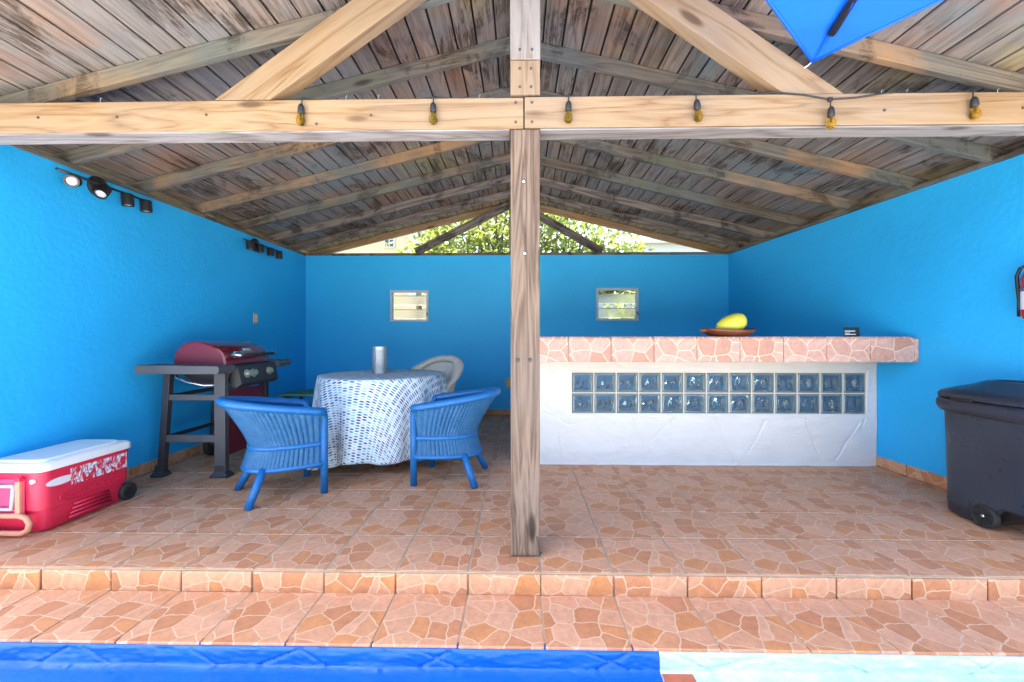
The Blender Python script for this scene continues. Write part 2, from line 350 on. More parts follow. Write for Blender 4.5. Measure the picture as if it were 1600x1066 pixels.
def obj(name, mb, mat, parent=None, smooth=False, bevel=0.0, local=False, segs=2, angle=None):
    me = mb.mesh(name, smooth) if isinstance(mb, MB) else mb
    if mat: me.materials.clear(); me.materials.append(MATS[mat])
    o = bpy.data.objects.new(name, me); C.objects.link(o)
    if parent is not None:
        o.parent = parent
        if not local: o.matrix_parent_inverse = parent.matrix_basis.inverted() if parent.parent else Matrix.Translation(-Vector(parent.location))
    if bevel:
        md = o.modifiers.new('bevel', 'BEVEL'); md.width = bevel; md.segments = segs; md.limit_method = 'ANGLE'; md.angle_limit = R(40)
    if smooth and angle: me.set_sharp_from_angle(angle=R(angle))
    return o
def tag(o, label, cat, group=None, kind=None):
    o['label'] = label; o['category'] = cat
    if group: o['group'] = group
    if kind: o['kind'] = kind
    return o
def thing(name, label, cat, loc=(0, 0, 0), rz=0.0, group=None):
    o = bpy.data.objects.new(name, None); C.objects.link(o); o.location = loc; o.rotation_euler = (0, 0, rz); o.empty_display_size = 0.1
    return tag(o, label, cat, group)
def struct(name, mb, mat, **k):
    o = obj(name, mb, mat, **k); o['kind'] = 'structure'; return o
def copy_tree(o, parent=None):
    c = o.copy(); C.objects.link(c); c.parent = parent
    for ch in list(o.children): copy_tree(ch, c)
    return c
BOXES = {}
def timber(name, p0, p1, w, h, mat, parent, roll=0.0, bevel=0.004):
    """a sawn member from p0 to p1; w across, h in the plane that holds the vertical"""
    p0, p1 = Vector(p0), Vector(p1); d = p1 - p0; L = d.length
    key = (round(L, 3), round(w, 3), round(h, 3), mat)
    if key not in BOXES:
        mb = MB(); nseg = max(1, int(L / 0.25)); rg = []
        for i in range(nseg + 1):
            x = -L / 2 + L * i / nseg
            rg.append([(x, -w / 2, -h / 2), (x, w / 2, -h / 2), (x, w / 2, h / 2), (x, -w / 2, h / 2)])
        BOXES[key] = mb.rings(rg).mesh(name)
    x = d.normalized(); z = Vector((0, 0, 1)); z = Vector((0, 1, 0)) if abs(x.z) > 0.95 else z
    y = z.cross(x).normalized(); z = x.cross(y)
    M = Matrix((x, y, z)).transposed().to_4x4() @ Matrix.Rotation(roll, 4, 'X'); M.translation = (p0 + p1) / 2
    o = obj(name, BOXES[key], mat, parent); o.matrix_basis = M
    if bevel:
        md = o.modifiers.new('bevel', 'BEVEL'); md.width = bevel; md.segments = 2; md.limit_method = 'ANGLE'
    return o

# ------------------------------------------------------------------ ground and setting
struct('ground', MB().add([(-400, -400, -0.42), (400, -400, -0.42), (400, 400, -0.42), (-400, 400, -0.42)], [(0, 1, 2, 3)]), 'earth')
struct('pool_deck', MB().box((0, -3.5, -0.32), (16, 9.2, 0.16)), 'concrete')
floor = struct('floor', MB().box((0.03, 3.852, -0.155), (6.5, 3.896, 0.30)), 'grout')
lower = struct('lower_step', MB().box((0.03, 1.752, -0.257), (6.5, 0.296, 0.303)), 'grout')
TW = 0.332; X0 = 0.096
TM = {}
def tile(name, w, d, mat, parent, loc, rot=(0, 0, 0), th=0.012):
    k = (round(w, 3), round(d, 3), mat)
    if k not in TM: TM[k] = MB().box((0, 0, 0), (w, d, th)).mesh(name)
    o = obj(name, TM[k], mat, parent); o.location = loc; o.rotation_euler = rot
    md = o.modifiers.new('bevel', 'BEVEL'); md.width = 0.003; md.segments = 1
    return o
for r in range(12):
    y0 = 1.903 + r * TW
    if y0 > 5.64: break
    d = min(TW, 5.645 - y0)
    if d < 0.03: continue
    for k in range(-9, 9):
        xc = X0 + (k + 0.5) * TW
        if xc - TW / 2 > 3.02 or xc + TW / 2 < -2.95: continue
        tile('floor_tile', TW - 0.009, d - 0.009, 'floor_tile', floor, (xc, y0 + d / 2, -0.0085 + random.uniform(-0.0008, 0.0008)))
for k in range(-10, 10):
    xc = X0 + (k + 0.5) * TW
    if abs(xc) > 3.15: continue
    tile('riser_tile', TW - 0.007, 0.092, 'floor_tile', floor, (xc + random.uniform(-0.002, 0.002), 1.8985, -0.058), (R(90), 0, 0))
    tile('tread_tile', TW - 0.006, 0.318, 'floor_tile', lower, (xc, 1.737, -0.1085 + random.uniform(-0.001, 0.001)))
def rough_step(name, x0, x1, mat, seed):
    mb = MB(); n = int((x1 - x0) / 0.009)
    prof = [(1.606, -0.1135), (1.582, -0.1135), (1.574, -0.117)] + [(1.571 - 0.004 * k / 10, -0.122 - 0.0054 * k) for k in range(11)] + [(1.56, -0.181), (1.53, -0.184), (1.4, -0.19), (1.25, -0.199), (1.1, -0.2), (1.1, -0.41), (1.606, -0.41)]
    rg = []
    for i in range(n + 1):
        x = x0 + (x1 - x0) * i / n; ring = []
        for j, (y, z) in enumerate(prof):
            face = 3 <= j <= 13
            q = noise.noise(Vector((x * 7 + seed, y * 9, z * 25))) * 0.006 + noise.noise(Vector((x * 30 + seed, 2, z * 90))) * 0.0025
            groove = 0.0
            for m_ in range(2):
                gx = (x * (1.55 + 0.5 * m_) + (z + 0.15) * (4.2 if m_ else -3.4) + 0.5 * noise.noise(Vector((x * 0.9, 3 + m_, seed)))) % 1.0
                groove -= 0.009 * max(0, 1 - abs(gx - 0.5) / 0.02)
            ring.append((x, y - (q + groove if face else 0), z + (q * 0.25 if 3 <= j < 16 else 0)))
        rg.append(ring)
    return struct(name, mb.rings(rg), mat, smooth=True, angle=50)
rough_step('blue_step', -3.6, 0.523, 'blue_paint', 1.0)
ws = rough_step('white_step', 0.525, 3.6, 'white_paint', 9.0)
obj('brick_tile', MB().box((0.585, 1.507, -0.184), (0.115, 0.1, 0.012)), 'brick_red', ws, bevel=0.003)
obj('brick_tile', MB().box((1.86, 1.49, -0.184), (0.11, 0.1, 0.012)), 'brick_red', ws, bevel=0.003)

# ------------------------------------------------------------------ walls
WT = 2.175
lw = tag(obj('wall', MB().box((-3.005, 3.85, WT / 2 - 0.1), (0.15, 3.89, WT + 0.2)), 'blue_wall'), 'bright blue plaster side wall behind the grill and the red cooler', 'wall')
ang = math.atan2(2.805 - 3.08, 5.645 - 1.9)
def rwx(y): return 2.805 + (5.645 - y) * 0.0734
mb = MB(); vs = []
for y in (1.9, 5.645):
    for z in (-0.2, WT): vs += [(rwx(y), y, z), (rwx(y) + 0.15, y, z)]
mb.add(vs, [(0, 2, 6, 4), (1, 5, 7, 3), (0, 1, 3, 2), (4, 6, 7, 5), (2, 3, 7, 6), (0, 4, 5, 1)])
rw = tag(obj('wall', mb, 'blue_wall'), 'bright blue plaster side wall behind the black wheeled bin', 'wall')
# back wall with two openings
WINS = [(-1.765, -1.235, 1.27, 1.70), (1.03, 1.60, 1.28, 1.725)]
xs = sorted([-3.08, 3.0] + [w for q in WINS for w in q[:2]]); zs = sorted(set([-0.2, WT] + [w for q in WINS for w in q[2:]]))
mb = MB()
for i in range(len(xs) - 1):
    for j in range(len(zs) - 1):
        cx, cz = (xs[i] + xs[i + 1]) / 2, (zs[j] + zs[j + 1]) / 2
        if any(a < cx < b_ and c_ < cz < d_ for a, b_, c_, d_ in WINS): continue
        mb.box((cx, 5.72, cz), (xs[i + 1] - xs[i], 0.15, zs[j + 1] - zs[j]))
me = mb.mesh('wall'); b_ = bmesh.new(); b_.from_mesh(me)
bmesh.ops.remove_doubles(b_, verts=b_.verts, dist=1e-4)
seen = {}
for f in list(b_.faces):
    k = tuple(sorted(v.index for v in f.verts)); seen.setdefault(k, []).append(f)
bmesh.ops.delete(b_, geom=[f for v in seen.values() if len(v) > 1 for f in v], context='FACES_ONLY')
b_.to_mesh(me); b_.free()
bw = tag(obj('wall', me, 'blue_wall'), 'bright blue plaster back wall with two small louvred windows', 'wall')
# baseboard tiles
for k in range(11):
    y = 1.92 + k * 0.333 + 0.166
    tile('baseboard_tile', 0.327, 0.085, 'floor_tile', lw, (-2.924, y, 0.043), (R(90), 0, R(90)))
    if y < 3.45 or y > 3.62: tile('baseboard_tile', 0.327, 0.085, 'floor_tile', rw, (rwx(y) - 0.006, y, 0.043), (R(90), 0, R(90) + 0.0734))
for k in range(17):
    x = -2.75 + k * 0.333
    tile('baseboard_tile', 0.327, 0.085, 'floor_tile', bw, (x, 5.639, 0.043), (R(90), 0, 0))
# plates of timber along the wall heads
def plate(parent, a, b, w=0.17):
    o = timber('wall_plate', a, b, w, 0.03, 'rafter_wood', parent); return o
plate(lw, (-3.0, 1.95, WT + 0.012), (-3.0, 5.64, WT + 0.012))
plate(rw, (rwx(1.95) + 0.06, 1.95, WT + 0.012), (rwx(5.64) + 0.06, 5.64, WT + 0.012))
timber('wall_plate', (-2.9, 5.72, WT + 0.014), (2.8, 5.72, WT + 0.014), 0.17, 0.034, 'dark_rafter_wood', bw)
# louvred windows
for n_, (a, b2, c2, d2) in enumerate(WINS):
    w, h = b2 - a, d2 - c2; cx, cz = (a + b2) / 2, (c2 + d2) / 2
    wt = thing('louvre_window', ['small louvred window in blue wall above the round table', 'small louvred window in blue wall above the bar counter'][n_], 'window', (cx, 5.64, c2), group='louvred windows of the back wall')
    fr = 0.032
    mb = MB().box((cx, 5.645, d2 - fr / 2), (w, 0.05, fr)).box((cx, 5.645, c2 + fr / 2), (w, 0.05, fr))
    mb.box((a + fr / 2, 5.645, cz), (fr, 0.05, h - 2 * fr)).box((b2 - fr / 2, 5.645, cz), (fr, 0.05, h - 2 * fr))
    obj('frame', mb, 'window_frame_grey', wt, bevel=0.004)
    for q in (0.32, 0.76):
        z = c2 + h * (1 - q)
        s_ = obj('louvre', MB().box((cx, 5.70, z), (w - 2 * fr, 0.15, 0.006), rx=R(-52)), 'louvre_glass', wt)
        obj('rail', MB().box((cx, 5.655, z + 0.062), (w - 2 * fr, 0.014, 0.009)), 'window_frame_grey', wt)
    obj('handle', MB().box((b2 - 0.02, 5.61, c2 + 0.1), (0.012, 0.03, 0.05)), 'nail_metal', wt)

# ------------------------------------------------------------------ roof
SL = 0.245; RZ = 2.92; ph = math.atan(SL)
roof = thing('gable_roof', 'weathered timber gable roof of narrow boards on rafters over the patio', 'roof', (0, 3.5, 2.2))
RY = [2.165, 2.70, 3.22, 3.77, 4.36, 4.92, 5.45, 5.93]
for i, y in enumerate(RY):
    for s in (-1, 1):
        xe = 3.25
        jig = random.uniform(-0.02, 0.02)
        mt = 'dark_rafter_wood' if i in (5, 6) else 'fresh_wood' if i == 7 else 'rafter_wood'
        timber('rafter', (s * 0.02, y + jig, RZ + 0.046 - SL * 0.02), (s * xe, y + jig, RZ + 0.046 - SL * xe), 0.042, 0.088, mt, roof)
pl_len = 4.65; pitch = 0.127
pm = None
for s in (-1, 1):
    for k in range(27):
        dd = 0.03 + (k + 0.5) * pitch
        x = s * dd * math.cos(ph); z = RZ + 0.09 / math.cos(ph) + 0.012 - dd * math.sin(ph)
        key = 'plank'
        if pm is None:
            mb = MB(); rg = []
            for i in range(21):
                q = -pl_len / 2 + pl_len * i / 20
                rg.append([(q, -0.0575, -0.009), (q, 0.0575, -0.009), (q, 0.0575, 0.009), (q, -0.0575, 0.009)])
            pm = mb.rings(rg).mesh('roof_plank')
        o = obj('roof_plank', pm, 'plank_wood', roof)
        M = Matrix.Rotation(s * ph, 4, 'Y') @ Matrix.Rotation(R(90) + random.uniform(-0.0006, 0.0006), 4, 'Z')
        M.translation = (x, 1.45 + pl_len / 2 + random.uniform(-0.015, 0.015), z + random.uniform(-0.0015, 0.0015)); o.matrix_basis = M
for s in (-1, 1):
    mb = MB(); xe = 3.42; zt = RZ + 0.128
    mb.add([(0, 1.45, zt), (s * xe, 1.45, zt - SL * xe), (s * xe, 6.1, zt - SL * xe), (0, 6.1, zt), (0, 1.45, zt + 0.03), (s * xe, 1.45, zt + 0.03 - SL * xe), (s * xe, 6.1, zt + 0.03 - SL * xe), (0, 6.1, zt + 0.03)],
           [(0, 1, 2, 3), (4, 7, 6, 5), (0, 4, 5, 1), (1, 5, 6, 2), (2, 6, 7, 3), (3, 7, 4, 0)])
    obj('roof_sheet', mb, 'roof_sheet', roof)
timber('ridge_board', (0, 2.0, RZ + 0.035), (0, 5.95, RZ + 0.035), 0.03, 0.1, 'rafter_wood', roof)

# front truss
tr = thing('roof_truss', 'front roof truss with pale tie beams, king post and two slanting braces', 'truss', (0.027, 2.08, 2.09))
timber('tie_beam', (-2.925, 2.083, 2.1655), (0.018, 2.083, 2.1655), 0.105, 0.151, 'fresh_wood', tr)
timber('tie_beam', (0.024, 2.083, 2.168), (3.06, 2.083, 2.168), 0.105, 0.151, 'fresh_wood', tr)
for a, b2 in ((-2.92, -0.05), (0.1, 3.05)):     # thin grey strips laid on as the lower face of the beams
    timber('beam_underside', (a, 2.086, 2.0855), (b2, 2.086, 2.0855), 0.103, 0.008, 'grey_beam_wood', tr, bevel=0.001)
timber('king_post', (0.027, 2.075, 2.424), (0.027, 2.075, 2.96), 0.10, 0.147, 'pale_post_wood', tr, roll=R(90))
timber('king_post_foot', (0.027, 2.078, 2.254), (0.027, 2.078, 2.421), 0.10, 0.145, 'fresh_wood', tr, roll=R(90))
for s, (xa, za), (xb, zb) in ((-1, (-1.39, 2.238), (-0.58, 2.81)), (1, (1.435, 2.238), (0.60, 2.83))):
    d = Vector((xb - xa, 0, zb - za)).normalized()
    mb = MB(); w = 0.162; n_ = Vector((-d.z, 0, d.x)) * s * -1
    # foot cut level with the top of the beam, head cut along the rafter
    def onz(side, z): 
        p = Vector((xa, 0, za)) + n_ * side * w / 2; return p + d * ((z - p.z) / d.z)
    def onroof(side):
        p = Vector((xa, 0, za)) + n_ * side * w / 2; best = p
        for i in range(400):
            q = p + d * (i * 0.004)
            if q.z > RZ + 0.085 - SL * abs(q.x): break
            best = q
        return best
    q4 = [onz(-1, 2.246), onz(1, 2.246), onroof(1), onroof(-1)]
    L = (q4[2] - q4[1]).length; org = (q4[0] + q4[1] + q4[2] + q4[3]) / 4
    M = Matrix((d, Vector((0, 1, 0)), d.cross(Vector((0, 1, 0))))).transposed().to_4x4(); M.translation = org + Vector((0, 2.083, 0))
    Mi = M.inverted(); vs = [Mi @ (p + Vector((0, 2.083 + o_, 0))) for o_ in (-0.048, 0.03) for p in q4]
    o = obj('brace', MB().add(vs, [(0, 1, 2, 3), (4, 7, 6, 5), (0, 4, 5, 1), (1, 5, 6, 2), (2, 6, 7, 3), (3, 7, 4, 0)]), 'fresh_wood', tr, bevel=0.004); o.matrix_basis = M
nm = MB().lathe([(0.0, 0.0), (0.006, 0.0), (0.006, -0.004), (0.0, -0.006)], seg=8, axis='Y', cap=False).mesh('nail')
for x, z in [(-2.4, 2.165), (-2.0, 2.163), (-1.55, 2.17), (-1.0, 2.12), (-0.73, 2.16), (-0.02, 2.215), (-0.02, 2.12), (0.06, 2.215), (0.06, 2.12), (1.75, 2.16), (2.4, 2.165), (0.0, 2.29), (0.055, 2.29), (0.0, 2.38), (0.055, 2.38), (0.0, 2.47), (0.06, 2.47)]:
    o = obj('nail', nm, 'nail_metal', tr); o.location = (x, 2.030 if z < 2.25 else 2.028 if z < 2.42 else 2.025, z)

post = thing('timber_post', 'weathered square timber post standing on the front edge of the tiled floor', 'post', (0.027, 2.1, 0))
timber('shaft', (0.027, 2.1, 0.002), (0.027, 2.1, 2.086), 0.14, 0.143, 'post_wood', post, roll=R(90), bevel=0.006)
for x, z in [(0.02, 1.83), (0.025, 1.48), (-0.01, 0.96), (0.05, 0.96)]:
    obj('bolt', MB().lathe([(0.0, -0.004), (0.007, -0.004), (0.009, 0.0), (0.0, 0.001)], (x, 2.028, z), 10, 'Y', cap=False), 'steel' if z > 1 else 'nail_metal', post, smooth=True)
obj('rusty_hook', MB().tube([(0.083, 2.026, 0.1), (0.092, 2.022, 0.05), (0.098, 2.02, 0.012), (0.106, 2.018, 0.03)], 0.003, 6), 'nail_metal', post)

# rear gable truss
gt = thing('gable_truss', 'dark weathered king post and struts standing in the open rear gable', 'truss', (-0.1, 5.72, 2.2))
timber('king_post', (-0.1, 5.72, 2.207), (-0.1, 5.72, 2.89), 0.09, 0.07, 'dark_rafter_wood', gt)
timber('strut', (-1.43, 5.70, 2.23), (-0.16, 5.70, 2.86), 0.05, 0.10, 'dark_rafter_wood', gt)
timber('strut', (1.12, 5.70, 2.23), (0.02, 5.70, 2.86), 0.05, 0.10, 'dark_rafter_wood', gt)

# ------------------------------------------------------------------ bar
bar = thing('bar_counter', 'white plaster bar with a tiled top and two rows of glass blocks', 'bar', (1.5, 3.5, 0))
BX0, BX1, BY, BZ = 0.06, rwx(3.5) - 0.004, 3.5, 0.876
GX0, GX1, GZ0, GZ1 = 0.435, 2.872, 0.425, 0.772
GROOVES = [((0.93, 0.40), (1.12, 0.03)), ((1.62, 0.40), (1.8, 0.02)), ((2.36, 0.42), (2.5, 0.03)), ((2.82, 0.36), (2.62, 0.05)), ((0.16, 0.46), (0.42, 0.33)), ((0.30, 0.34), (0.36, 0.04)), ((0.12, 0.12), (0.22, 0.02)),
           ((1.3, 0.4), (1.1, 0.2)), ((2.05, 0.38), (1.9, 0.1)), ((0.62, 0.42), (0.8, 0.33)), ((0.8, 0.86), (0.93, 0.78)), ((2.2, 0.86), (2.32, 0.78)), ((0.25, 0.8), (0.42, 0.6)), ((2.9, 0.6), (2.84, 0.3))]
def bar_disp(x, z):
    g = 0.007 * noise.noise(Vector((x * 3.2, z * 5.0, 2.0))) + 0.004 * noise.noise(Vector((x * 9, z * 14, 5.0)))
    for (ax, az), (bx_, bz) in GROOVES:
        dx, dz = bx_ - ax, bz - az; L2 = dx * dx + dz * dz; q = max(0, min(1, ((x - ax) * dx + (z - az) * dz) / L2))
        wob = 0.012 * noise.noise(Vector((x * 9, z * 9, 8.0)))
        d = math.hypot(x - ax - q * dx + wob, z - az - q * dz)
        g -= 0.008 * max(0, 1 - d / 0.008)
    return g
nx, nz = 430, 130
mb = MB(); vs = []; idx = {}
for j in range(nz + 1):
    for i in range(nx + 1):
        x = BX0 + (BX1 - BX0) * i / nx; z = 0.001 + (BZ - 0.001) * j / nz
        yy = BY - bar_disp(x, z)
        if GX0 - 0.03 < x < GX1 + 0.03 and GZ0 - 0.03 < z < GZ1 + 0.03: yy = BY - 0.002
        if j == 0: z += 0.004 * noise.noise(Vector((x * 5, 0, 1))) + 0.002; yy -= 0.006
        vs.append((x, yy, max(z, 0.0005)))
fs = []
for j in range(nz):
    for i in range(nx):
        x = BX0 + (BX1 - BX0) * (i + 0.5) / nx; z = BZ * (j + 0.5) / nz
        if GX0 < x < GX1 and GZ0 < z < GZ1: continue
        fs.append((j * (nx + 1) + i, j * (nx + 1) + i + 1, (j + 1) * (nx + 1) + i + 1, (j + 1) * (nx + 1) + i))
mb.add(vs, fs); me = mb.mesh('base_wall', True, fix=False)
base = obj('base_wall', me, 'white_plaster', bar)
md = base.modifiers.new('solid', 'SOLIDIFY'); md.thickness = 0.10; md.offset = -1
# glass blocks
px_, pz_ = (GX1 - GX0) / 13, (GZ1 - GZ0) / 2
bwid, bhei = px_ - 0.010, pz_ - 0.010
def gb(u, v):
    a, c_ = (u - 0.5) * 2, (v - 0.5) * 2; e = max(abs(a), abs(c_))
    h = 0.0
    if e > 0.9: h = 0.012 * ((e - 0.9) / 0.1) ** 2
    elif e < 0.74:
        k = min(1, (0.74 - e) / 0.12)
        h = k * (0.006 + 0.0075 * math.sin(5.2 * (a + c_) + 1.5 * math.sin(3 * a - 2 * c_)) + 0.005 * math.sin(7 * (a - c_) + 2.2 * math.sin(2.6 * c_)))
    return h
mb = MB(); N_ = 22
mb.grid(N_, N_, lambda u, v: ((u - 0.5) * bwid, gb(u, v) - 0.004, (v - 0.5) * bhei))
mb.grid(N_, N_, lambda u, v: ((u - 0.5) * bwid, 0.084 - gb(1 - u, v), (v - 0.5) * bhei))
n1 = (N_ + 1) ** 2
ring = [i for i in range(N_ + 1)] + [(j) * (N_ + 1) + N_ for j in range(1, N_ + 1)] + [N_ * (N_ + 1) + i for i in range(N_ - 1, -1, -1)] + [j * (N_ + 1) for j in range(N_ - 1, 0, -1)]
mb.f += [(ring[k], ring[(k + 1) % len(ring)], ring[(k + 1) % len(ring)] + n1, ring[k] + n1) for k in range(len(ring))]
gbm = mb.mesh('glass_block', True)
gbm.materials.append(MATS['block_glass']); gbm.materials.append(MATS['block_edge'])
for p_ in gbm.polygons:
    c_ = p_.center
    if max(abs(c_.x) / (bwid / 2), abs(c_.z) / (bhei / 2)) > 0.8: p_.material_index = 1
for r_ in range(2):
    for k in range(13):
        o = obj('glass_block', gbm, None, base); o.location = (GX0 + (k + 0.5) * px_, BY + 0.008, GZ0 + (r_ + 0.5) * pz_)
        if (k + r_) % 2: o.rotation_euler = (0, R(180), 0)
       
mb = MB()
for k in range(14): mb.box((GX0 + k * px_, BY + 0.048, (GZ0 + GZ1) / 2), (0.0095, 0.086, GZ1 - GZ0 + 0.01))
for r_ in range(3): 
    for k in range(13): mb.box((GX0 + (k + 0.5) * px_, BY + 0.048, GZ0 + r_ * pz_), (px_ - 0.0097, 0.086, 0.0095))
o = obj('mortar', mb, 'mortar', base)
# tiled top with deep overhang
CY0, CY1, CX0 = 3.17, 3.72, 0.03
mb = MB(); xr0, xr1 = rwx(CY0) - 0.004, rwx(CY1) - 0.004
mb.add([(CX0, CY0, 0.88), (xr0, CY0, 0.88), (xr1, CY1, 0.88), (CX0, CY1, 0.88), (CX0, CY0, 1.058), (xr0, CY0, 1.058), (xr1, CY1, 1.058), (CX0, CY1, 1.058)],
       [(0, 3, 2, 1), (4, 5, 6, 7), (0, 1, 5, 4), (1, 2, 6, 5), (2, 3, 7, 6), (3, 0, 4, 7)])
top = obj('counter_slab', mb, 'mortar', bar)
TWb = 0.322; x = 0.37
cuts = [CX0 + 0.002]
while x < xr0 - 0.02: cuts.append(x); x += TWb
cuts.append(xr0 - 0.003)
for a, b2 in zip(cuts[:-1], cuts[1:]):
    o = tile('front_tile', b2 - a - 0.004, 0.180, 'bar_tile', top, ((a + b2) / 2, CY0 - 0.0055, 0.970), (R(90), 0, 0))
    for yy in (CY0 + 0.155, CY0 + 0.465):
        if b2 - a > 0.05 and (yy < 3.4 or b2 < 2.9):
            o = tile('top_tile', b2 - a - 0.005, 0.305, 'bar_tile', top, ((a + b2) / 2, yy, 1.0645))

# things on the bar
CT = 1.0708
bowl = thing('wooden_bowl', 'shallow oval red-brown wooden bowl on the bar top', 'bowl', (1.645, 3.3, CT))
rg = []
for rr, z in [(0.0, 0.0), (0.10, 0.0), (0.15, 0.008), (0.195, 0.035), (0.215, 0.058), (0.205, 0.06), (0.18, 0.04), (0.13, 0.018), (0.0, 0.014)]:
    rg.append([(1.645 + rr * math.cos(a) * (1 + 0.06 * math.sin(3 * a)), 3.3 + rr * 0.62 * math.sin(a), CT + z + (0.006 * math.sin(2 * a + 1) if z > 0.03 else 0)) for a in [2 * math.pi * k / 40 for k in range(40)]])
obj('dish', MB().rings(rg, True, False), 'bowl_wood', bowl, smooth=True)
obj('lug', MB().lathe([(0, -0.03), (0.016, -0.022), (0.02, 0), (0.016, 0.02), (0, 0.03)], (1.44, 3.285, CT + 0.048), 10, 'X', cap=False), 'bowl_wood', bowl, smooth=True)
mb = MB(); rg = []
for i in range(17):
    u = -1 + 2 * i / 16; r0 = math.sqrt(max(0, 1 - u * u)); x = 0.118 * u
    rr = 0.078 * r0 * (1 + 0.22 * u)
    rg.append([(1.66 + x, 3.3 + rr * 0.9 * math.cos(a), CT + 0.098 + 0.024 * u + rr * math.sin(a)) for a in [2 * math.pi * k / 24 for k in range(24)]])
tag(obj('mango', mb.rings(rg), 'fruit', smooth=True), 'large yellow-green mango lying in the wooden bowl', 'fruit')
fr_o = bpy.data.objects['mango']
obj('stem', MB().tube([(1.776, 3.3, CT + 0.124), (1.786, 3.3, CT + 0.131)], 0.005, 6), 'bark', fr_o)
card = thing('table_sign', 'small black card with white print standing on the bar', 'sign', (2.555, 3.25, CT))
obj('card', MB().box((2.555, 3.25, CT + 0.0365), (0.118, 0.004, 0.073), rx=R(-8)), 'black_plastic', card)
obj('easel_foot', MB().box((2.555, 3.266, CT + 0.02), (0.03, 0.004, 0.045), rx=R(25)), 'black_plastic', card)
for i, (w, z) in enumerate(((0.078, 0.043), (0.036, 0.028), (0.082, 0.018))):
    obj('print_line', MB().box((2.54 - (0.02 if i == 1 else 0), 3.2468 + (z - 0.0365) * 0.14, CT + z), (w, 0.002, 0.006 if i != 1 else 0.004), rx=R(-8)), 'label_white', card)

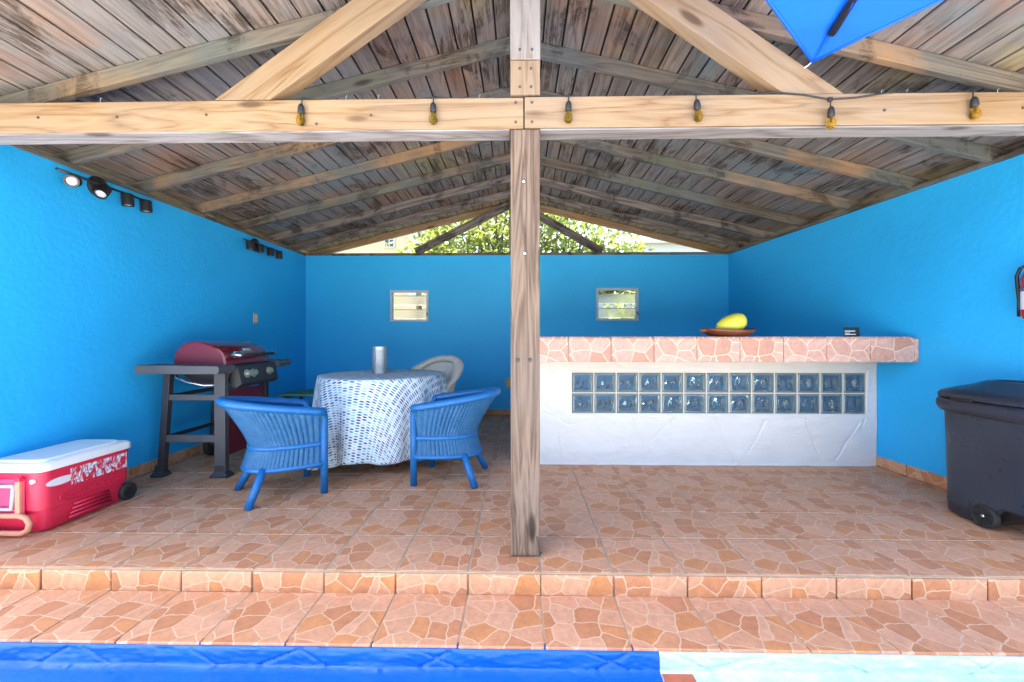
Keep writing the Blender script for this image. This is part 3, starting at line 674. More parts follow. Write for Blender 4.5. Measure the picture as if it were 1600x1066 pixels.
# ------------------------------------------------------------------ wicker chairs
def wicker_chair(name, label, loc, rz, mat, arm=0.56, back=0.655, rimr=0.027, a_rim=0.565, b_rim=0.255, cushion='cushion_purple', wide_rim=False):
    root = thing(name, label, 'chair', loc, rz)
    def plan(t_, a, b): 
        cs, sn = math.cos(t_), math.sin(t_)
        return -a * abs(cs) ** 0.85, b * math.copysign(abs(sn) ** 0.8, sn)
    LV = [(0.205, 0.44, 0.225), (0.33, 0.41, 0.213), (0.36, 0.41, 0.213)]
    def surf(t_, k):                     # k 0..1 bottom ring to mid band, 1..2 mid band to rim
        zr = arm + (back - arm) * max(0, math.cos(t_)) ** 0.9
        if k <= 1:
            x0, y0 = plan(t_, 0.44, 0.228); x1, y1 = plan(t_, 0.40, 0.213); q = k
            return Vector((x0 + (x1 - x0) * q, y0 + (y1 - y0) * q, 0.205 + 0.135 * q))
        q = k - 1; x0, y0 = plan(t_, 0.40, 0.213); x1, y1 = plan(t_, a_rim, b_rim); e = q ** 1.3
        return Vector((x0 + (x1 - x0) * e, y0 + (y1 - y0) * e, 0.34 + (zr - 0.34) * q))
    NS = 44
    for k0, k1, rows, nm_ in ((0, 1, 26, 'lower_weave'), (1, 2, 44, 'upper_weave')):
        def fn(u, v, k0=k0, k1=k1, rows=rows):
            t_ = (u - 0.5) * math.pi; p = surf(t_, k0 + (k1 - k0) * v); c_ = Vector((-0.2, 0, p.z))
            d = (p - c_); d.z = 0; d.normalize()
            sidx = u * NS; wv = math.cos(2 * math.pi * sidx) * 0.0045 + 0.0025 * math.cos(math.pi * rows * v) * math.sin(math.pi * sidx)
            return p + d * wv
        w = obj(nm_, MB().grid(NS * 5, rows * 2, fn), 'weave_blue' if mat == 'wicker_blue' else mat, root, smooth=True, local=True)
        md = w.modifiers.new('solid', 'SOLIDIFY'); md.thickness = 0.010; md.offset = 1
    NT = 180 if wide_rim else 48; ts = [(i / NT - 0.5) * math.pi for i in range(NT + 1)]
    rim = [surf(t_, 2) for t_ in ts]
    if wide_rim:
        mb = MB(); rg = []
        for i, p in enumerate(rim):
            d = Vector((p.x + 0.2, p.y, 0)).normalized()
            rib = 1 + 0.09 * math.cos(i * 1.57)
            rg.append([p + (d * math.cos(a) * 0.052 + Vector((0, 0, 1)) * math.sin(a) * 0.036) * rib for a in [2 * math.pi * k / 12 for k in range(12)]])
        obj('rim', mb.rings(rg), mat, root, smooth=True, local=True)
    else: obj('rim', MB().tube(rim, rimr, 10), mat, root, smooth=True, local=True)
    obj('band', MB().tube([surf(t_, 1) + Vector(((surf(t_, 1).x + 0.2) * 0.03, surf(t_, 1).y * 0.03, 0)) for t_ in ts], 0.018, 8), mat, root, smooth=True, local=True)
    obj('base_ring', MB().tube([surf(t_, 0) for t_ in ts], 0.018, 8), mat, root, smooth=True, local=True)
    for s in (-1, 1):
        obj('leg', MB().tube([(0.0, s * 0.222, 0.0), (0, s * 0.222, 0.3), (-0.002, s * 0.235, arm - 0.03), (-0.012, s * 0.245, arm - 0.004), (-0.04, s * 0.252, arm + 0.004)], 0.0245, 10), mat, root, smooth=True, local=True)
        obj('leg', MB().tube([(-0.45, s * 0.225, 0.0), (-0.40, s * 0.19, 0.11), (-0.355, s * 0.16, 0.215)], [0.025, 0.026, 0.024], 10), mat, root, smooth=True, local=True)
        obj('brace', MB().tube([(-0.005, s * 0.21, 0.17), (-0.2, s * 0.05, 0.19), (-0.36, s * -0.12, 0.2)], 0.009, 8), mat, root, smooth=True, local=True)
        for k in range(4): obj('lashing', MB().tube([(-0.05 - k * 0.018, s * 0.2535, arm - 0.018), (-0.056 - k * 0.018, s * 0.248, arm - 0.05)], 0.0035, 6), mat, root, local=True)
    obj('front_rail', MB().tube([(0, -0.215, 0.215), (0, 0.215, 0.215)], 0.014, 8), mat, root, smooth=True, local=True)
    mb = MB(); rg = []
    for sc_, z in ((0.0, 0.33), (0.9, 0.33), (1.0, 0.335), (1.0, 0.35), (0.9, 0.355), (0.0, 0.357)):
        rg.append([Vector((-0.03 + 0.03 * math.cos(a) + (-0.15 + (0.15 if math.cos(a) > 0 else 0.20) * sc_ * math.cos(a)), 0.185 * sc_ * math.sin(a), z)) for a in [2 * math.pi * k / 28 for k in range(28)]])
    obj('seat', mb.rings(rg, True, False), mat, root, smooth=True, local=True)
    mb = MB(); rg = []
    for sc_, z in ((0.0, 0.358), (0.8, 0.358), (0.97, 0.375), (1.02, 0.40), (0.95, 0.425), (0.75, 0.438), (0.0, 0.442)):
        ring = []
        for k in range(32):
            a = 2 * math.pi * k / 32; cs, sn = math.cos(a), math.sin(a)
            hx = 0.20 if cs > 0 else 0.19; e = 0.45 if cs > 0 else 0.95
            ring.append(Vector((-0.15 + hx * sc_ * math.copysign(abs(cs) ** e, cs), 0.178 * sc_ * math.copysign(abs(sn) ** e, sn), z)))
        rg.append(ring)
    obj('cushion', mb.rings(rg, True, False), cushion, root, smooth=True, local=True)
    return root
def seat_at(front_mid, ang): return (front_mid[0], front_mid[1], 0.0), ang
wicker_chair('wicker_chair', 'blue painted wicker tub chair between the grill and the round table', (-1.49, 3.005, 0), R(41), 'wicker_blue')
wicker_chair('wicker_chair', 'blue painted wicker tub chair between the round table and the timber post', (-0.745, 3.205, 0), R(175), 'wicker_blue', a_rim=0.575)
wicker_chair('wicker_chair', 'white wicker armchair with a wide rolled rim behind the round table', (-0.98, 4.05, 0), R(-112), 'wicker_white', arm=0.58, back=0.83, a_rim=0.5, b_rim=0.29, cushion='wicker_white', wide_rim=True)

# table, cloth, lantern
TX, TY, TR = -1.21, 3.67, 0.525
tb = thing('round_table', 'round wooden table hidden under a blue and white printed cloth', 'table', (TX, TY, 0))
obj('tabletop', MB().lathe([(0, 0.705), (TR - 0.02, 0.705), (TR - 0.008, 0.715), (TR - 0.008, 0.728), (TR - 0.02, 0.734), (0, 0.734)], (TX, TY, 0), 48, cap=False), 'table_wood', tb)
for a in (35, 125, 215, 305):
    x, y = TX + 0.3 * math.cos(R(a)), TY + 0.3 * math.sin(R(a))
    obj('leg', MB().lathe([(0.0, 0.0), (0.022, 0.0), (0.027, 0.05), (0.02, 0.1), (0.03, 0.3), (0.034, 0.6), (0.034, 0.705)], (x, y, 0), 14, cap=False), 'table_wood', tb, smooth=True)
mb = MB(); prof = []
for i in range(9): prof.append((TR * i / 8, 0.0, TR * i / 8))
drop = 0.62
NSEG = 220; NR = 26
vs = []; uvs = []
cdir = R(-100)       # the print runs down at the front left
def cloth_pt(i, a):
    if i <= 8:
        r0 = (TR + 0.004) * i / 8; return Vector((TX + r0 * math.cos(a), TY + r0 * math.sin(a), 0.7385)), r0
    q = (i - 8) / NR; d = drop * (1 + 0.06 * math.cos(a - R(235)) + 0.035 * math.sin(5 * a) + 0.02 * math.sin(9 * a + 1))
    z = 0.7385 - d * q + 0.006 * (1 - math.cos(min(1, q * 8) * math.pi / 2))
    fold = (0.5 + 0.5 * math.sin(14 * a + 1.6 * math.sin(2 * a + 0.4))) * (0.6 + 0.4 * math.sin(3 * a + 1.9))
    rr = TR + 0.004 + 0.006 * min(1, q * 8) + (q ** 1.0) * (0.002 + (0.10 + 0.06 * max(0, -math.sin(a))) * fold ** 1.2) + 0.006 * q * math.sin(23 * a)
    return Vector((TX + rr * math.cos(a), TY + rr * math.sin(a), z)), TR + d * q
rows = 8 + NR
for i in range(1, rows + 1):
    for k in range(NSEG):
        a = 2 * math.pi * k / NSEG; p, fr_ = cloth_pt(i, a); vs.append(p)
        fa = a - cdir + R(90); uvs.append((fr_ * math.cos(fa), fr_ * math.sin(fa)))
vs.append(Vector((TX, TY, 0.7385))); uvs.append((0, 0))
fs = [(i * NSEG + k, i * NSEG + (k + 1) % NSEG, (i + 1) * NSEG + (k + 1) % NSEG, (i + 1) * NSEG + k) for i in range(rows - 1) for k in range(NSEG)]
fs += [(len(vs) - 1, (k + 1) % NSEG, k) for k in range(NSEG)]
me = MB().add(vs, fs).mesh('tablecloth', True); ul = me.uv_layers.new(name='UVMap')
for lp in me.loops: ul.data[lp.index].uv = uvs[lp.vertex_index]
cl = tag(obj('tablecloth', me, 'tablecloth_print'), 'white cloth with blue fish-like print draped over the round table', 'tablecloth')
md = cl.modifiers.new('solid', 'SOLIDIFY'); md.thickness = 0.002; md.offset = 1
LX, LY, LZ = -1.265, 3.74, 0.7415
ln = thing('lantern', 'silver pierced metal cylinder lantern standing on the tablecloth', 'lantern', (LX, LY, LZ))
NA, NZ = 72, 36; vs = []; fs = []
for j in range(NZ + 1):
    for k in range(NA):
        a = 2 * math.pi * k / NA; vs.append((LX + 0.064 * math.cos(a), LY + 0.064 * math.sin(a), LZ + 0.004 + 0.228 * j / NZ))
for j in range(NZ):
    for k in range(NA):
        u, v = k / NA * 9, j / NZ * 6; fu_, fv_ = u % 1 - 0.5, v % 1 - 0.5
        hole = 3 <= j < NZ - 3 and (0.18 < math.hypot(fu_, fv_) < 0.34 and abs(abs(fu_) - abs(fv_)) > 0.05 or math.hypot(abs(fu_) - 0.5, abs(fv_) - 0.5) < 0.15)
        if hole: continue
        fs.append((j * NA + k, j * NA + (k + 1) % NA, (j + 1) * NA + (k + 1) % NA, (j + 1) * NA + k))
sh = obj('pierced_shell', MB().add(vs, fs), 'lantern_metal', ln, smooth=True); md = sh.modifiers.new('solid', 'SOLIDIFY'); md.thickness = 0.002
obj('base_plate', MB().lathe([(0, 0.0), (0.066, 0.0), (0.066, 0.008), (0, 0.008)], (LX, LY, LZ), 32, cap=False), 'lantern_metal', ln)
obj('top_ring', MB().lathe([(0.058, 0.228), (0.066, 0.228), (0.066, 0.238), (0.058, 0.238), (0.058, 0.228)], (LX, LY, LZ), 32, cap=False), 'lantern_metal', ln)
obj('candle', MB().lathe([(0, 0.008), (0.03, 0.008), (0.03, 0.09), (0.0, 0.092)], (LX, LY, LZ), 20, cap=False), 'label_white', ln, smooth=True, angle=40)
gs = thing('slatted_stool', 'dark green slatted stool half hidden between the grill and the cloth', 'stool', (-2.03, 3.98, 0))
for k in range(6): obj('slat', MB().box((-2.03, 3.82 + k * 0.065, 0.53), (0.40, 0.05, 0.018)), 'stool_green', gs, bevel=0.004)
for sx in (-1, 1):
    obj('apron', MB().box((-2.03 + sx * 0.16, 3.98, 0.505), (0.02, 0.36, 0.03)), 'stool_green', gs)
    for sy in (-1, 1): obj('leg', MB().tube([(-2.03 + sx * 0.17, 3.98 + sy * 0.15, 0), (-2.03 + sx * 0.15, 3.98 + sy * 0.13, 0.5)], 0.017, 8), 'stool_green', gs, smooth=True)

# ------------------------------------------------------------------ grill
gr = thing('gas_grill', 'gas grill with burgundy lid, black side shelves and three control knobs', 'grill', (-2.5, 3.4, 0))
def channel(x, y0, z0, x1, z1, y1, w=0.05, d=0.045, nm_='leg', mat='grill_black'):
    p0, p1 = Vector((x, y0, z0)), Vector((x1, y1, z1)); n_ = 6; rg = []
    for p in (p0, p1): rg.append([p + Vector((sx * w / 2, sy * d / 2, 0)) for sx, sy in ((-1, -1), (1, -1), (1, 1), (-1, 1))])
    return obj(nm_, MB().rings(rg), mat, gr, bevel=0.004)
FX, BXg, Y0g, Y1g = -2.29, -2.715, 3.15, 3.68
channel(BXg - 0.035, Y0g, 0.03, BXg + 0.02, 0.80, Y0g); channel(FX + 0.005, Y0g, 0.03, FX, 0.85, Y0g, w=0.085, mat='grill_grey')
channel(BXg - 0.035, Y1g, 0.10, BXg + 0.02, 0.80, Y1g); channel(FX + 0.005, Y1g, 0.03, FX, 0.85, Y1g, w=0.06)
for x, y, w in ((BXg - 0.045, Y0g, 0.085), (FX + 0.005, Y0g, 0.12), (FX + 0.005, Y1g, 0.1)):
    rg = [[(x + sx * w / 2 * q, y + sy * 0.04 * q, z) for sx, sy in ((-1, -1), (1, -1), (1, 1), (-1, 1))] for q, z in ((1.12, 0.0), (1.1, 0.014), (0.66, 0.045), (0.6, 0.09))]
    obj('foot', MB().rings(rg), 'grill_black', gr, bevel=0.003)
for z, w in ((0.605, 0.045), (0.29, 0.055)):
    xl = BXg - 0.035 + 0.055 * (z - 0.03) / 0.77
    obj('cross_bar', MB().box(((xl + FX) / 2, Y0g - 0.004, z), (FX - xl, 0.02, w)), 'grill_grey', gr, bevel=0.003)
    obj('cross_bar', MB().box(((xl + FX) / 2, Y1g + 0.004, z), (FX - xl, 0.02, w)), 'grill_black', gr, bevel=0.003)
    obj('side_bar', MB().box((xl, (Y0g + Y1g) / 2, z + 0.005), (0.02, Y1g - Y0g, 0.03)), 'grill_black', gr, bevel=0.003)
obj('front_panel', MB().box((FX + 0.018, (Y0g + Y1g) / 2 + 0.01, 0.40), (0.012, Y1g - Y0g - 0.09, 0.50)), 'burgundy_dull', gr, bevel=0.003)
obj('axle', MB().tube([(BXg - 0.06, Y1g + 0.03, 0.085), (FX, Y1g + 0.03, 0.085)], 0.008, 8), 'steel', gr)
for x in (BXg - 0.07, FX - 0.06):
    w_ = obj('wheel', MB().lathe([(0.03, -0.012), (0.06, -0.02), (0.082, -0.016), (0.085, 0), (0.082, 0.016), (0.06, 0.02), (0.03, 0.012)], (x, Y1g + 0.03, 0.085), 24, 'X'), 'tyre_rubber', gr, smooth=True)
# firebox and shelves
rg = [[(x, y, z) for x, y in ((-2.62 + i_, Y0g + 0.02 + j_), (-2.24 - i_, Y0g + 0.02 + j_), (-2.24 - i_, Y1g - 0.02 - j_), (-2.62 + i_, Y1g - 0.02 - j_))] for z, i_, j_ in ((0.70, 0.05, 0.06), (0.78, 0.0, 0.0), (0.852, 0.0, 0.0))]
obj('firebox', MB().rings(rg), 'grill_black', gr, bevel=0.006)
def shelf(y0, y1):
    mb = MB()
    rg = []
    for q in range(9):
        y = y0 + (y1 - y0) * q / 8
        rg.append([(-2.775, y, 0.800), (-2.18, y, 0.800), (-2.168, y, 0.812), (-2.168, y, 0.848), (-2.18, y, 0.858), (-2.775, y, 0.866), (-2.785, y, 0.858), (-2.785, y, 0.812)])
    return obj('side_shelf', mb.rings(rg), 'grill_grey', gr, bevel=0.004)
shelf(2.955, 3.135); sh2 = shelf(3.705, 3.90)
for k in range(3): obj('tool_slot', MB().box((-2.1675, 3.77 + k * 0.045, 0.84), (0.003, 0.022, 0.006)), 'steel', sh2)
# lid: one profile swept along the length, closed by flat end caps
prof = [(-2.655, 0.858), (-2.655, 0.90), (-2.64, 0.95), (-2.60, 1.0), (-2.545, 1.03), (-2.48, 1.038), (-2.42, 1.03), (-2.35, 1.005), (-2.30, 0.98), (-2.268, 0.95), (-2.25, 0.91), (-2.245, 0.858)]
mid = Vector((-2.45, 0, 0.86)); rg = []
for y, sc_ in ((3.135, 0.93), (3.142, 0.985), (3.16, 1.0), (3.67, 1.0), (3.688, 0.985), (3.695, 0.93)):
    rg.append([(mid.x + (x - mid.x) * sc_, y, mid.z + (z - mid.z) * sc_ - (0.002 if z < 0.86 else 0)) for x, z in prof])
lid = obj('lid', MB().rings(rg), 'burgundy', gr, smooth=True, angle=35)
for y in (3.1335, 3.6965):
    rg = [[(mid.x + (x - mid.x) * 0.91, y + o_, 0.863 + (z - 0.86) * 0.9) for x, z in prof] for o_ in (-0.002, 0.002)]
    o = obj('end_cap', MB().rings(rg), 'burgundy_dull', lid)
mb = MB().tube([(-2.165, 3.20, 0.925), (-2.165, 3.62, 0.925)], 0.013, 10)
o = obj('handle', mb, 'black_plastic', lid, smooth=True)
for y in (3.19, 3.63):
    o = obj('handle_bracket', MB().tube([(-2.26, y, 0.925), (-2.20, y, 0.93), (-2.155, y, 0.925)], [0.02, 0.015, 0.017], 10), 'steel', lid, smooth=True)
o = obj('spatula_blade', MB().box((-2.225, 3.25, 0.93), (0.006, 0.1, 0.05)), 'steel', lid, bevel=0.002)
o = obj('emblem_plate', MB().box((-2.273, 3.42, 0.965), (0.006, 0.09, 0.024), ry=R(-28)), 'steel', lid, bevel=0.002)
# control panel
rg = [[(-2.26, y, 0.842), (-2.20, y, 0.842), (-2.165, y, 0.70), (-2.20, y, 0.672), (-2.26, y, 0.68)] for y in (3.20, 3.70)]
cp = obj('control_panel', MB().rings(rg), 'grill_black', gr, bevel=0.005)
for y in (3.29, 3.37, 3.58):
    mb = MB().lathe([(0, 0.0), (0.034, 0.0), (0.034, 0.006), (0.024, 0.008), (0.022, 0.03), (0.0, 0.033)], (0, 0, 0), 20, 'X', cap=False)
    o = obj('knob', mb, 'knob_metal', cp, smooth=True, angle=40)
    o.matrix_basis = Matrix.Translation((-2.183, y, 0.775)) @ Matrix.Rotation(R(-14), 4, 'Y')
obj('gas_hose', MB().tube([(-2.62, 3.12, 0.80), (-2.6, 3.11, 0.76), (-2.52, 3.11, 0.725), (-2.4, 3.12, 0.70), (-2.3, 3.16, 0.70)], 0.011, 10), 'steel', gr, smooth=True)

# ------------------------------------------------------------------ cooler
co = thing('wheeled_cooler', 'red wheeled cooler with white lid, torn sticker and fold-out handle', 'cooler', (-2.72, 2.46, 0))
def rrect(cx, cy, hx, hy, r, z, n=6):
    out = []
    for qx, qy, a0 in ((1, 1, 0), (-1, 1, 90), (-1, -1, 180), (1, -1, 270)):
        for k in range(n + 1):
            a = R(a0 + 90 * k / n); out.append((cx + qx * (hx - r) + r * math.cos(a), cy + qy * (hy - r) + r * math.sin(a), z))
    return out
CXc, CYc, HX, HY = -2.74, 2.46, 0.165, 0.265
body = obj('body', MB().rings([rrect(CXc, CYc, HX - 0.03 + q, HY - 0.03 + q, 0.05, z) for z, q in ((0.004, -0.004), (0.02, 0.006), (0.12, 0.012), (0.125, 0.02), (0.25, 0.025), (0.337, 0.028))]), 'cooler_red', co, smooth=True, angle=35)
sub = lambda o: o
obj('lid_rim', MB().rings([rrect(CXc, CYc, HX + q, HY + q, 0.05, z) for z, q in ((0.337, 0.0), (0.34, 0.006), (0.372, 0.006), (0.384, -0.004), (0.386, -0.016))]), 'cooler_white', co, smooth=True, angle=40)
obj('lid', MB().rings([rrect(CXc - 0.008, CYc - 0.01, HX - 0.025 + q, HY - 0.035 + q, 0.04, z) for z, q in ((0.38, 0.0), (0.393, 0.0), (0.399, -0.006), (0.396, -0.03), (0.395, -0.04))]), 'cooler_white', co, smooth=True, angle=40)
sx = CXc + HX - 0.004
for k in range(4): sub(obj('rib', MB().tube([(sx - 0.010, CYc - 0.12 + 0.01 * k, 0.035 + k * 0.022), (sx - 0.008, CYc + 0.13 - k * 0.006, 0.035 + k * 0.022)], 0.008, 8), 'cooler_red', body, smooth=True))
ov = [(sx - 0.003 + 0.0, CYc + 0.02 + 0.19 * math.copysign(abs(math.cos(a)) ** 0.7, math.cos(a)), 0.165 + 0.03 * math.copysign(abs(math.sin(a)) ** 0.7, math.sin(a))) for a in [2 * math.pi * k / 36 for k in range(37)]]
sub(obj('oval_moulding', MB().tube(ov, 0.0032, 6, cap=False), 'cooler_red', body, smooth=True))
fc = bpy.data.curves.new('embossed_text', 'FONT'); fc.body = 'IGLOO WHEELIE COOL'; fc.size = 0.036; fc.extrude = 0.003; fc.align_x = 'CENTER'; fc.align_y = 'CENTER'
to = bpy.data.objects.new('tmp', fc); C.objects.link(to); bpy.context.view_layer.update()
tme = bpy.data.meshes.new_from_object(to.evaluated_get(bpy.context.evaluated_depsgraph_get())); bpy.data.objects.remove(to)
o = obj('embossed_text', tme, 'cooler_red', body); sub(o); o.matrix_basis = Matrix.Translation((sx - 0.003, CYc + 0.02, 0.165)) @ Matrix.Rotation(R(90), 4, 'Z') @ Matrix.Rotation(R(90), 4, 'X') 
o = obj('sticker', MB().box((0, 0, 0), (0.0012, 0.34, 0.095)), 'torn_sticker', body); sub(o); o.location = (sx + 0.0025, CYc + 0.05, 0.268)
o = obj('sticker_scrap', MB().rings([[(q, 0.075 * math.cos(a), 0.022 * math.sin(a)) for a in [2 * math.pi * k / 16 for k in range(16)]] for q in (-0.0006, 0.0006)]), 'label_white', body); sub(o); o.location = (sx + 0.0022, CYc - 0.17, 0.265)
for x in (CXc - HX + 0.02, CXc + HX - 0.012):
    w_ = obj('wheel', MB().lathe([(0.02, -0.012), (0.045, -0.02), (0.053, -0.016), (0.055, 0), (0.053, 0.016), (0.045, 0.02), (0.02, 0.012)], (x, CYc + HY - 0.03, 0.055), 24, 'X'), 'tyre_rubber', co, smooth=True)
    obj('hub', MB().lathe([(0, -0.017), (0.03, -0.017), (0.03, 0.017), (0, 0.017)], (x, CYc + HY - 0.03, 0.055), 16, 'X', cap=False), 'black_plastic', w_)
yf = CYc - HY - 0.003
obj('front_recess_panel', MB().box((CXc - 0.03, yf + 0.002, 0.2), (0.2, 0.012, 0.21)), 'cooler_pink', co, bevel=0.006)
mb = MB().tube([(CXc - 0.13, yf - 0.02, 0.115), (CXc + 0.07, yf - 0.02, 0.115), (CXc + 0.105, yf - 0.02, 0.105), (CXc + 0.125, yf - 0.02, 0.075), (CXc + 0.115, yf - 0.02, 0.04), (CXc + 0.08, yf - 0.02, 0.022), (CXc - 0.13, yf - 0.02, 0.022), (CXc - 0.165, yf - 0.02, 0.04), (CXc - 0.175, yf - 0.02, 0.075), (CXc - 0.155, yf - 0.02, 0.105), (CXc - 0.13, yf - 0.02, 0.115)], 0.014, 10, cap=False)
th_ = obj('tow_handle', mb, 'peach_plastic', co, smooth=True)
for x in (CXc + 0.055, CXc - 0.115): sub(obj('handle_arm', MB().box((x, yf - 0.012, 0.205), (0.026, 0.018, 0.19)), 'peach_plastic', th_, bevel=0.004))
for x in (CXc + 0.055, CXc - 0.115): sub(obj('pivot', MB().box((x, yf - 0.012, 0.307), (0.03, 0.022, 0.022)), 'cooler_red', th_, bevel=0.004))
obj('carry_handle', MB().tube([(CXc + 0.03, yf - 0.012, 0.27), (CXc + 0.025, yf - 0.018, 0.15), (CXc - 0.085, yf - 0.018, 0.15), (CXc - 0.09, yf - 0.012, 0.27), (CXc + 0.03, yf - 0.012, 0.27)], 0.011, 8), 'cooler_grey', co, smooth=True)
obj('drain_plug', MB().lathe([(0, -0.008), (0.012, -0.008), (0.012, 0.004), (0, 0.004)], (CXc + 0.115, yf + 0.004, 0.29), 14, 'Y', cap=False), 'cooler_white', co, smooth=True, angle=40)

# ------------------------------------------------------------------ bin
bn = thing('wheeled_bin', 'black plastic wheeled rubbish bin with lid beside the blue wall', 'bin', (2.85, 2.36, 0))
BXc, BYc, BHX, BHY = 2.805, 2.395, 0.20, 0.275
def sup(hx, hy, z, n=48, e=0.5, lift=None):
    out = []
    for k in range(n):
        a = 2 * math.pi * k / n; x = hx * math.copysign(abs(math.cos(a)) ** e, math.cos(a)); y = hy * math.copysign(abs(math.sin(a)) ** e, math.sin(a))
        zz = z
        if lift is not None:
            zz = z + lift * max(0, min(1, (-y - 0.005) / 0.03))
        out.append((BXc + x, BYc + y, zz))
    return out
binb = obj('body', MB().rings([sup(0.17, 0.255, 0.004, lift=0.125), sup(0.186, 0.268, 0.012, lift=0.12), sup(0.19, 0.27, 0.06, lift=0.085), sup(0.193, 0.272, 0.075, lift=0.07), sup(0.19, 0.27, 0.085, lift=0.065), sup(0.197, 0.275, 0.40), sup(0.203, 0.281, 0.64)]), 'bin_plastic', bn, smooth=True, angle=40)
obj('rim', MB().rings([sup(0.203, 0.281, 0.615), sup(0.222, 0.30, 0.625), sup(0.232, 0.312, 0.65), sup(0.232, 0.312, 0.685), sup(0.222, 0.30, 0.70), sup(0.2, 0.28, 0.70)]), 'bin_plastic', bn, smooth=True, angle=60)
lidb = obj('lid', MB().rings([sup(0.215, 0.295, 0.701), sup(0.226, 0.306, 0.708), sup(0.226, 0.306, 0.728), sup(0.215, 0.296, 0.742), sup(0.18, 0.25, 0.765, e=0.6), sup(0.13, 0.18, 0.79, e=0.75), sup(0.10, 0.13, 0.815, e=0.9), sup(0.085, 0.11, 0.82, e=1.0), sup(0.075, 0.095, 0.812, e=1.0), sup(0.07, 0.09, 0.79, e=1.0)]), 'bin_plastic', bn, smooth=True, angle=50)
obj('latch', MB().box((BXc - 0.228, BYc + 0.08, 0.703), (0.012, 0.12, 0.014)), 'black_plastic', bn, bevel=0.002)
for x in (BXc - 0.185, BXc + 0.175):
    w_ = obj('wheel', MB().lathe([(0.0, -0.012), (0.05, -0.014), (0.053, -0.021), (0.062, -0.021), (0.064, -0.014), (0.064, 0.014), (0.06, 0.02), (0.0, 0.02)], (x, BYc - 0.065 + 0.06, 0.064), 30, 'X', cap=False), 'tyre_rubber', bn)
    for k in range(5):
        a = 2 * math.pi * k / 5
        obj('spoke', MB().box((x - 0.014, BYc - 0.005 + 0.03 * math.cos(a), 0.064 + 0.03 * math.sin(a)), (0.008, 0.042, 0.014), rx=a), 'black_plastic', w_, bevel=0.002)
    obj('hub_cap', MB().lathe([(0.0, -0.022), (0.009, -0.02), (0.012, -0.012)], (x, BYc - 0.005, 0.064), 12, 'X', cap=False), 'steel', w_, smooth=True)
obj('axle', MB().tube([(BXc - 0.18, BYc - 0.005, 0.064), (BXc + 0.17, BYc - 0.005, 0.064)], 0.008, 8), 'black_metal', bn)

# ------------------------------------------------------------------ wall fittings
fe = thing('fire_extinguisher', 'red fire extinguisher with black hose hung on the blue wall', 'extinguisher', (2.965, 2.44, 1.17))
EX, EY = 2.965, 2.452
obj('cylinder', MB().lathe([(0, 1.17), (0.04, 1.172), (0.05, 1.185), (0.052, 1.2), (0.052, 1.40), (0.045, 1.435), (0.02, 1.455), (0.016, 1.475), (0, 1.475)], (EX, EY, 0), 28, cap=False), 'extinguisher_red', fe, smooth=True, angle=50)
obj('label', MB().lathe([(0.0526, 1.23), (0.0526, 1.335)], (EX, EY, 0), 28, cap=False), 'label_white', fe, smooth=True)
obj('strap', MB().lathe([(0.0525, 1.34), (0.054, 1.34), (0.054, 1.352), (0.0525, 1.352)], (EX, EY, 0), 28, cap=False), 'steel', fe)
obj('valve', MB().box((EX, EY, 1.488), (0.05, 0.03, 0.03)).box((EX - 0.01, EY - 0.04, 1.515), (0.02, 0.12, 0.012)), 'black_metal', fe, bevel=0.003)
obj('hose', MB().tube([(EX - 0.01, EY + 0.02, 1.49), (EX - 0.02, EY + 0.05, 1.475), (EX - 0.02, EY + 0.068, 1.43), (EX - 0.02, EY + 0.064, 1.37), (EX - 0.02, EY + 0.058, 1.28), (EX - 0.02, EY + 0.058, 1.19)], [0.009, 0.009, 0.009, 0.009, 0.007, 0.008], 8), 'black_plastic', fe, smooth=True)
obj('wall_hook', MB().box((2.99, EY, 1.44), (0.10, 0.02, 0.04)), 'steel', fe)

def track_light(label, y0, y1, z, heads, canopy):
    root = thing('track_light', label, 'light', (-2.93, (y0 + y1) / 2, z), group='spotlight bars high on the side wall')
    obj('bar', MB().tube([(-2.875, y0, z), (-2.875, y1, z)], 0.009, 8), 'black_metal', root, smooth=True)
    obj('canopy', MB().lathe([(0, 0.0), (0.07, 0.0), (0.072, 0.012), (0.058, 0.022), (0, 0.024)], (-2.929, canopy, z - 0.005), 28, 'X', cap=False), 'black_metal', root, smooth=True, angle=50)
    obj('stem', MB().tube([(-2.91, canopy, z), (-2.875, canopy, z)], 0.012, 8), 'black_metal', root)
    for y, d in heads:
        d = Vector(d).normalized(); p = Vector((-2.87, y, z - 0.012)); c_ = p + Vector((0.012, 0, -0.035))
        M = Matrix.Translation(c_) @ d.to_track_quat('Z', 'Y').to_matrix().to_4x4()
        h = obj('spot_head', MB().lathe([(0, -0.045), (0.034, -0.043), (0.037, -0.038), (0.037, 0.042), (0.031, 0.042), (0.029, 0.03), (0.0, 0.03)], (0, 0, 0), 24, cap=False), 'black_metal', root, smooth=True, angle=40); h.matrix_basis = M
        l_ = obj('lens', MB().lathe([(0, 0.036), (0.012, 0.037), (0.0285, 0.033), (0.0285, 0.031), (0, 0.031)], (0, 0, 0), 24, cap=False), 'lens', h, local=True, smooth=True)
        obj('swivel', MB().tube([(-2.875, y, z), tuple(p)], 0.012, 8), 'black_metal', root)
dn = (0.05, 0.02, -1)
track_light('spotlight bar above the cooler with two of its black heads turned outward', 2.53, 3.18, 2.115, [(2.61, (0.75, -0.95, -0.35)), (2.80, (0.25, -0.65, -0.75)), (2.98, dn), (3.13, dn)], 2.83)
track_light('spotlight bar near the far corner, its four black heads pointing straight down', 4.28, 4.93, 2.085, [(4.36, dn), (4.53, dn), (4.72, dn), (4.89, dn)], 4.54)
ou = thing('power_outlet', 'beige socket plate on the blue wall above the grill', 'outlet', (-2.93, 4.56, 1.27))
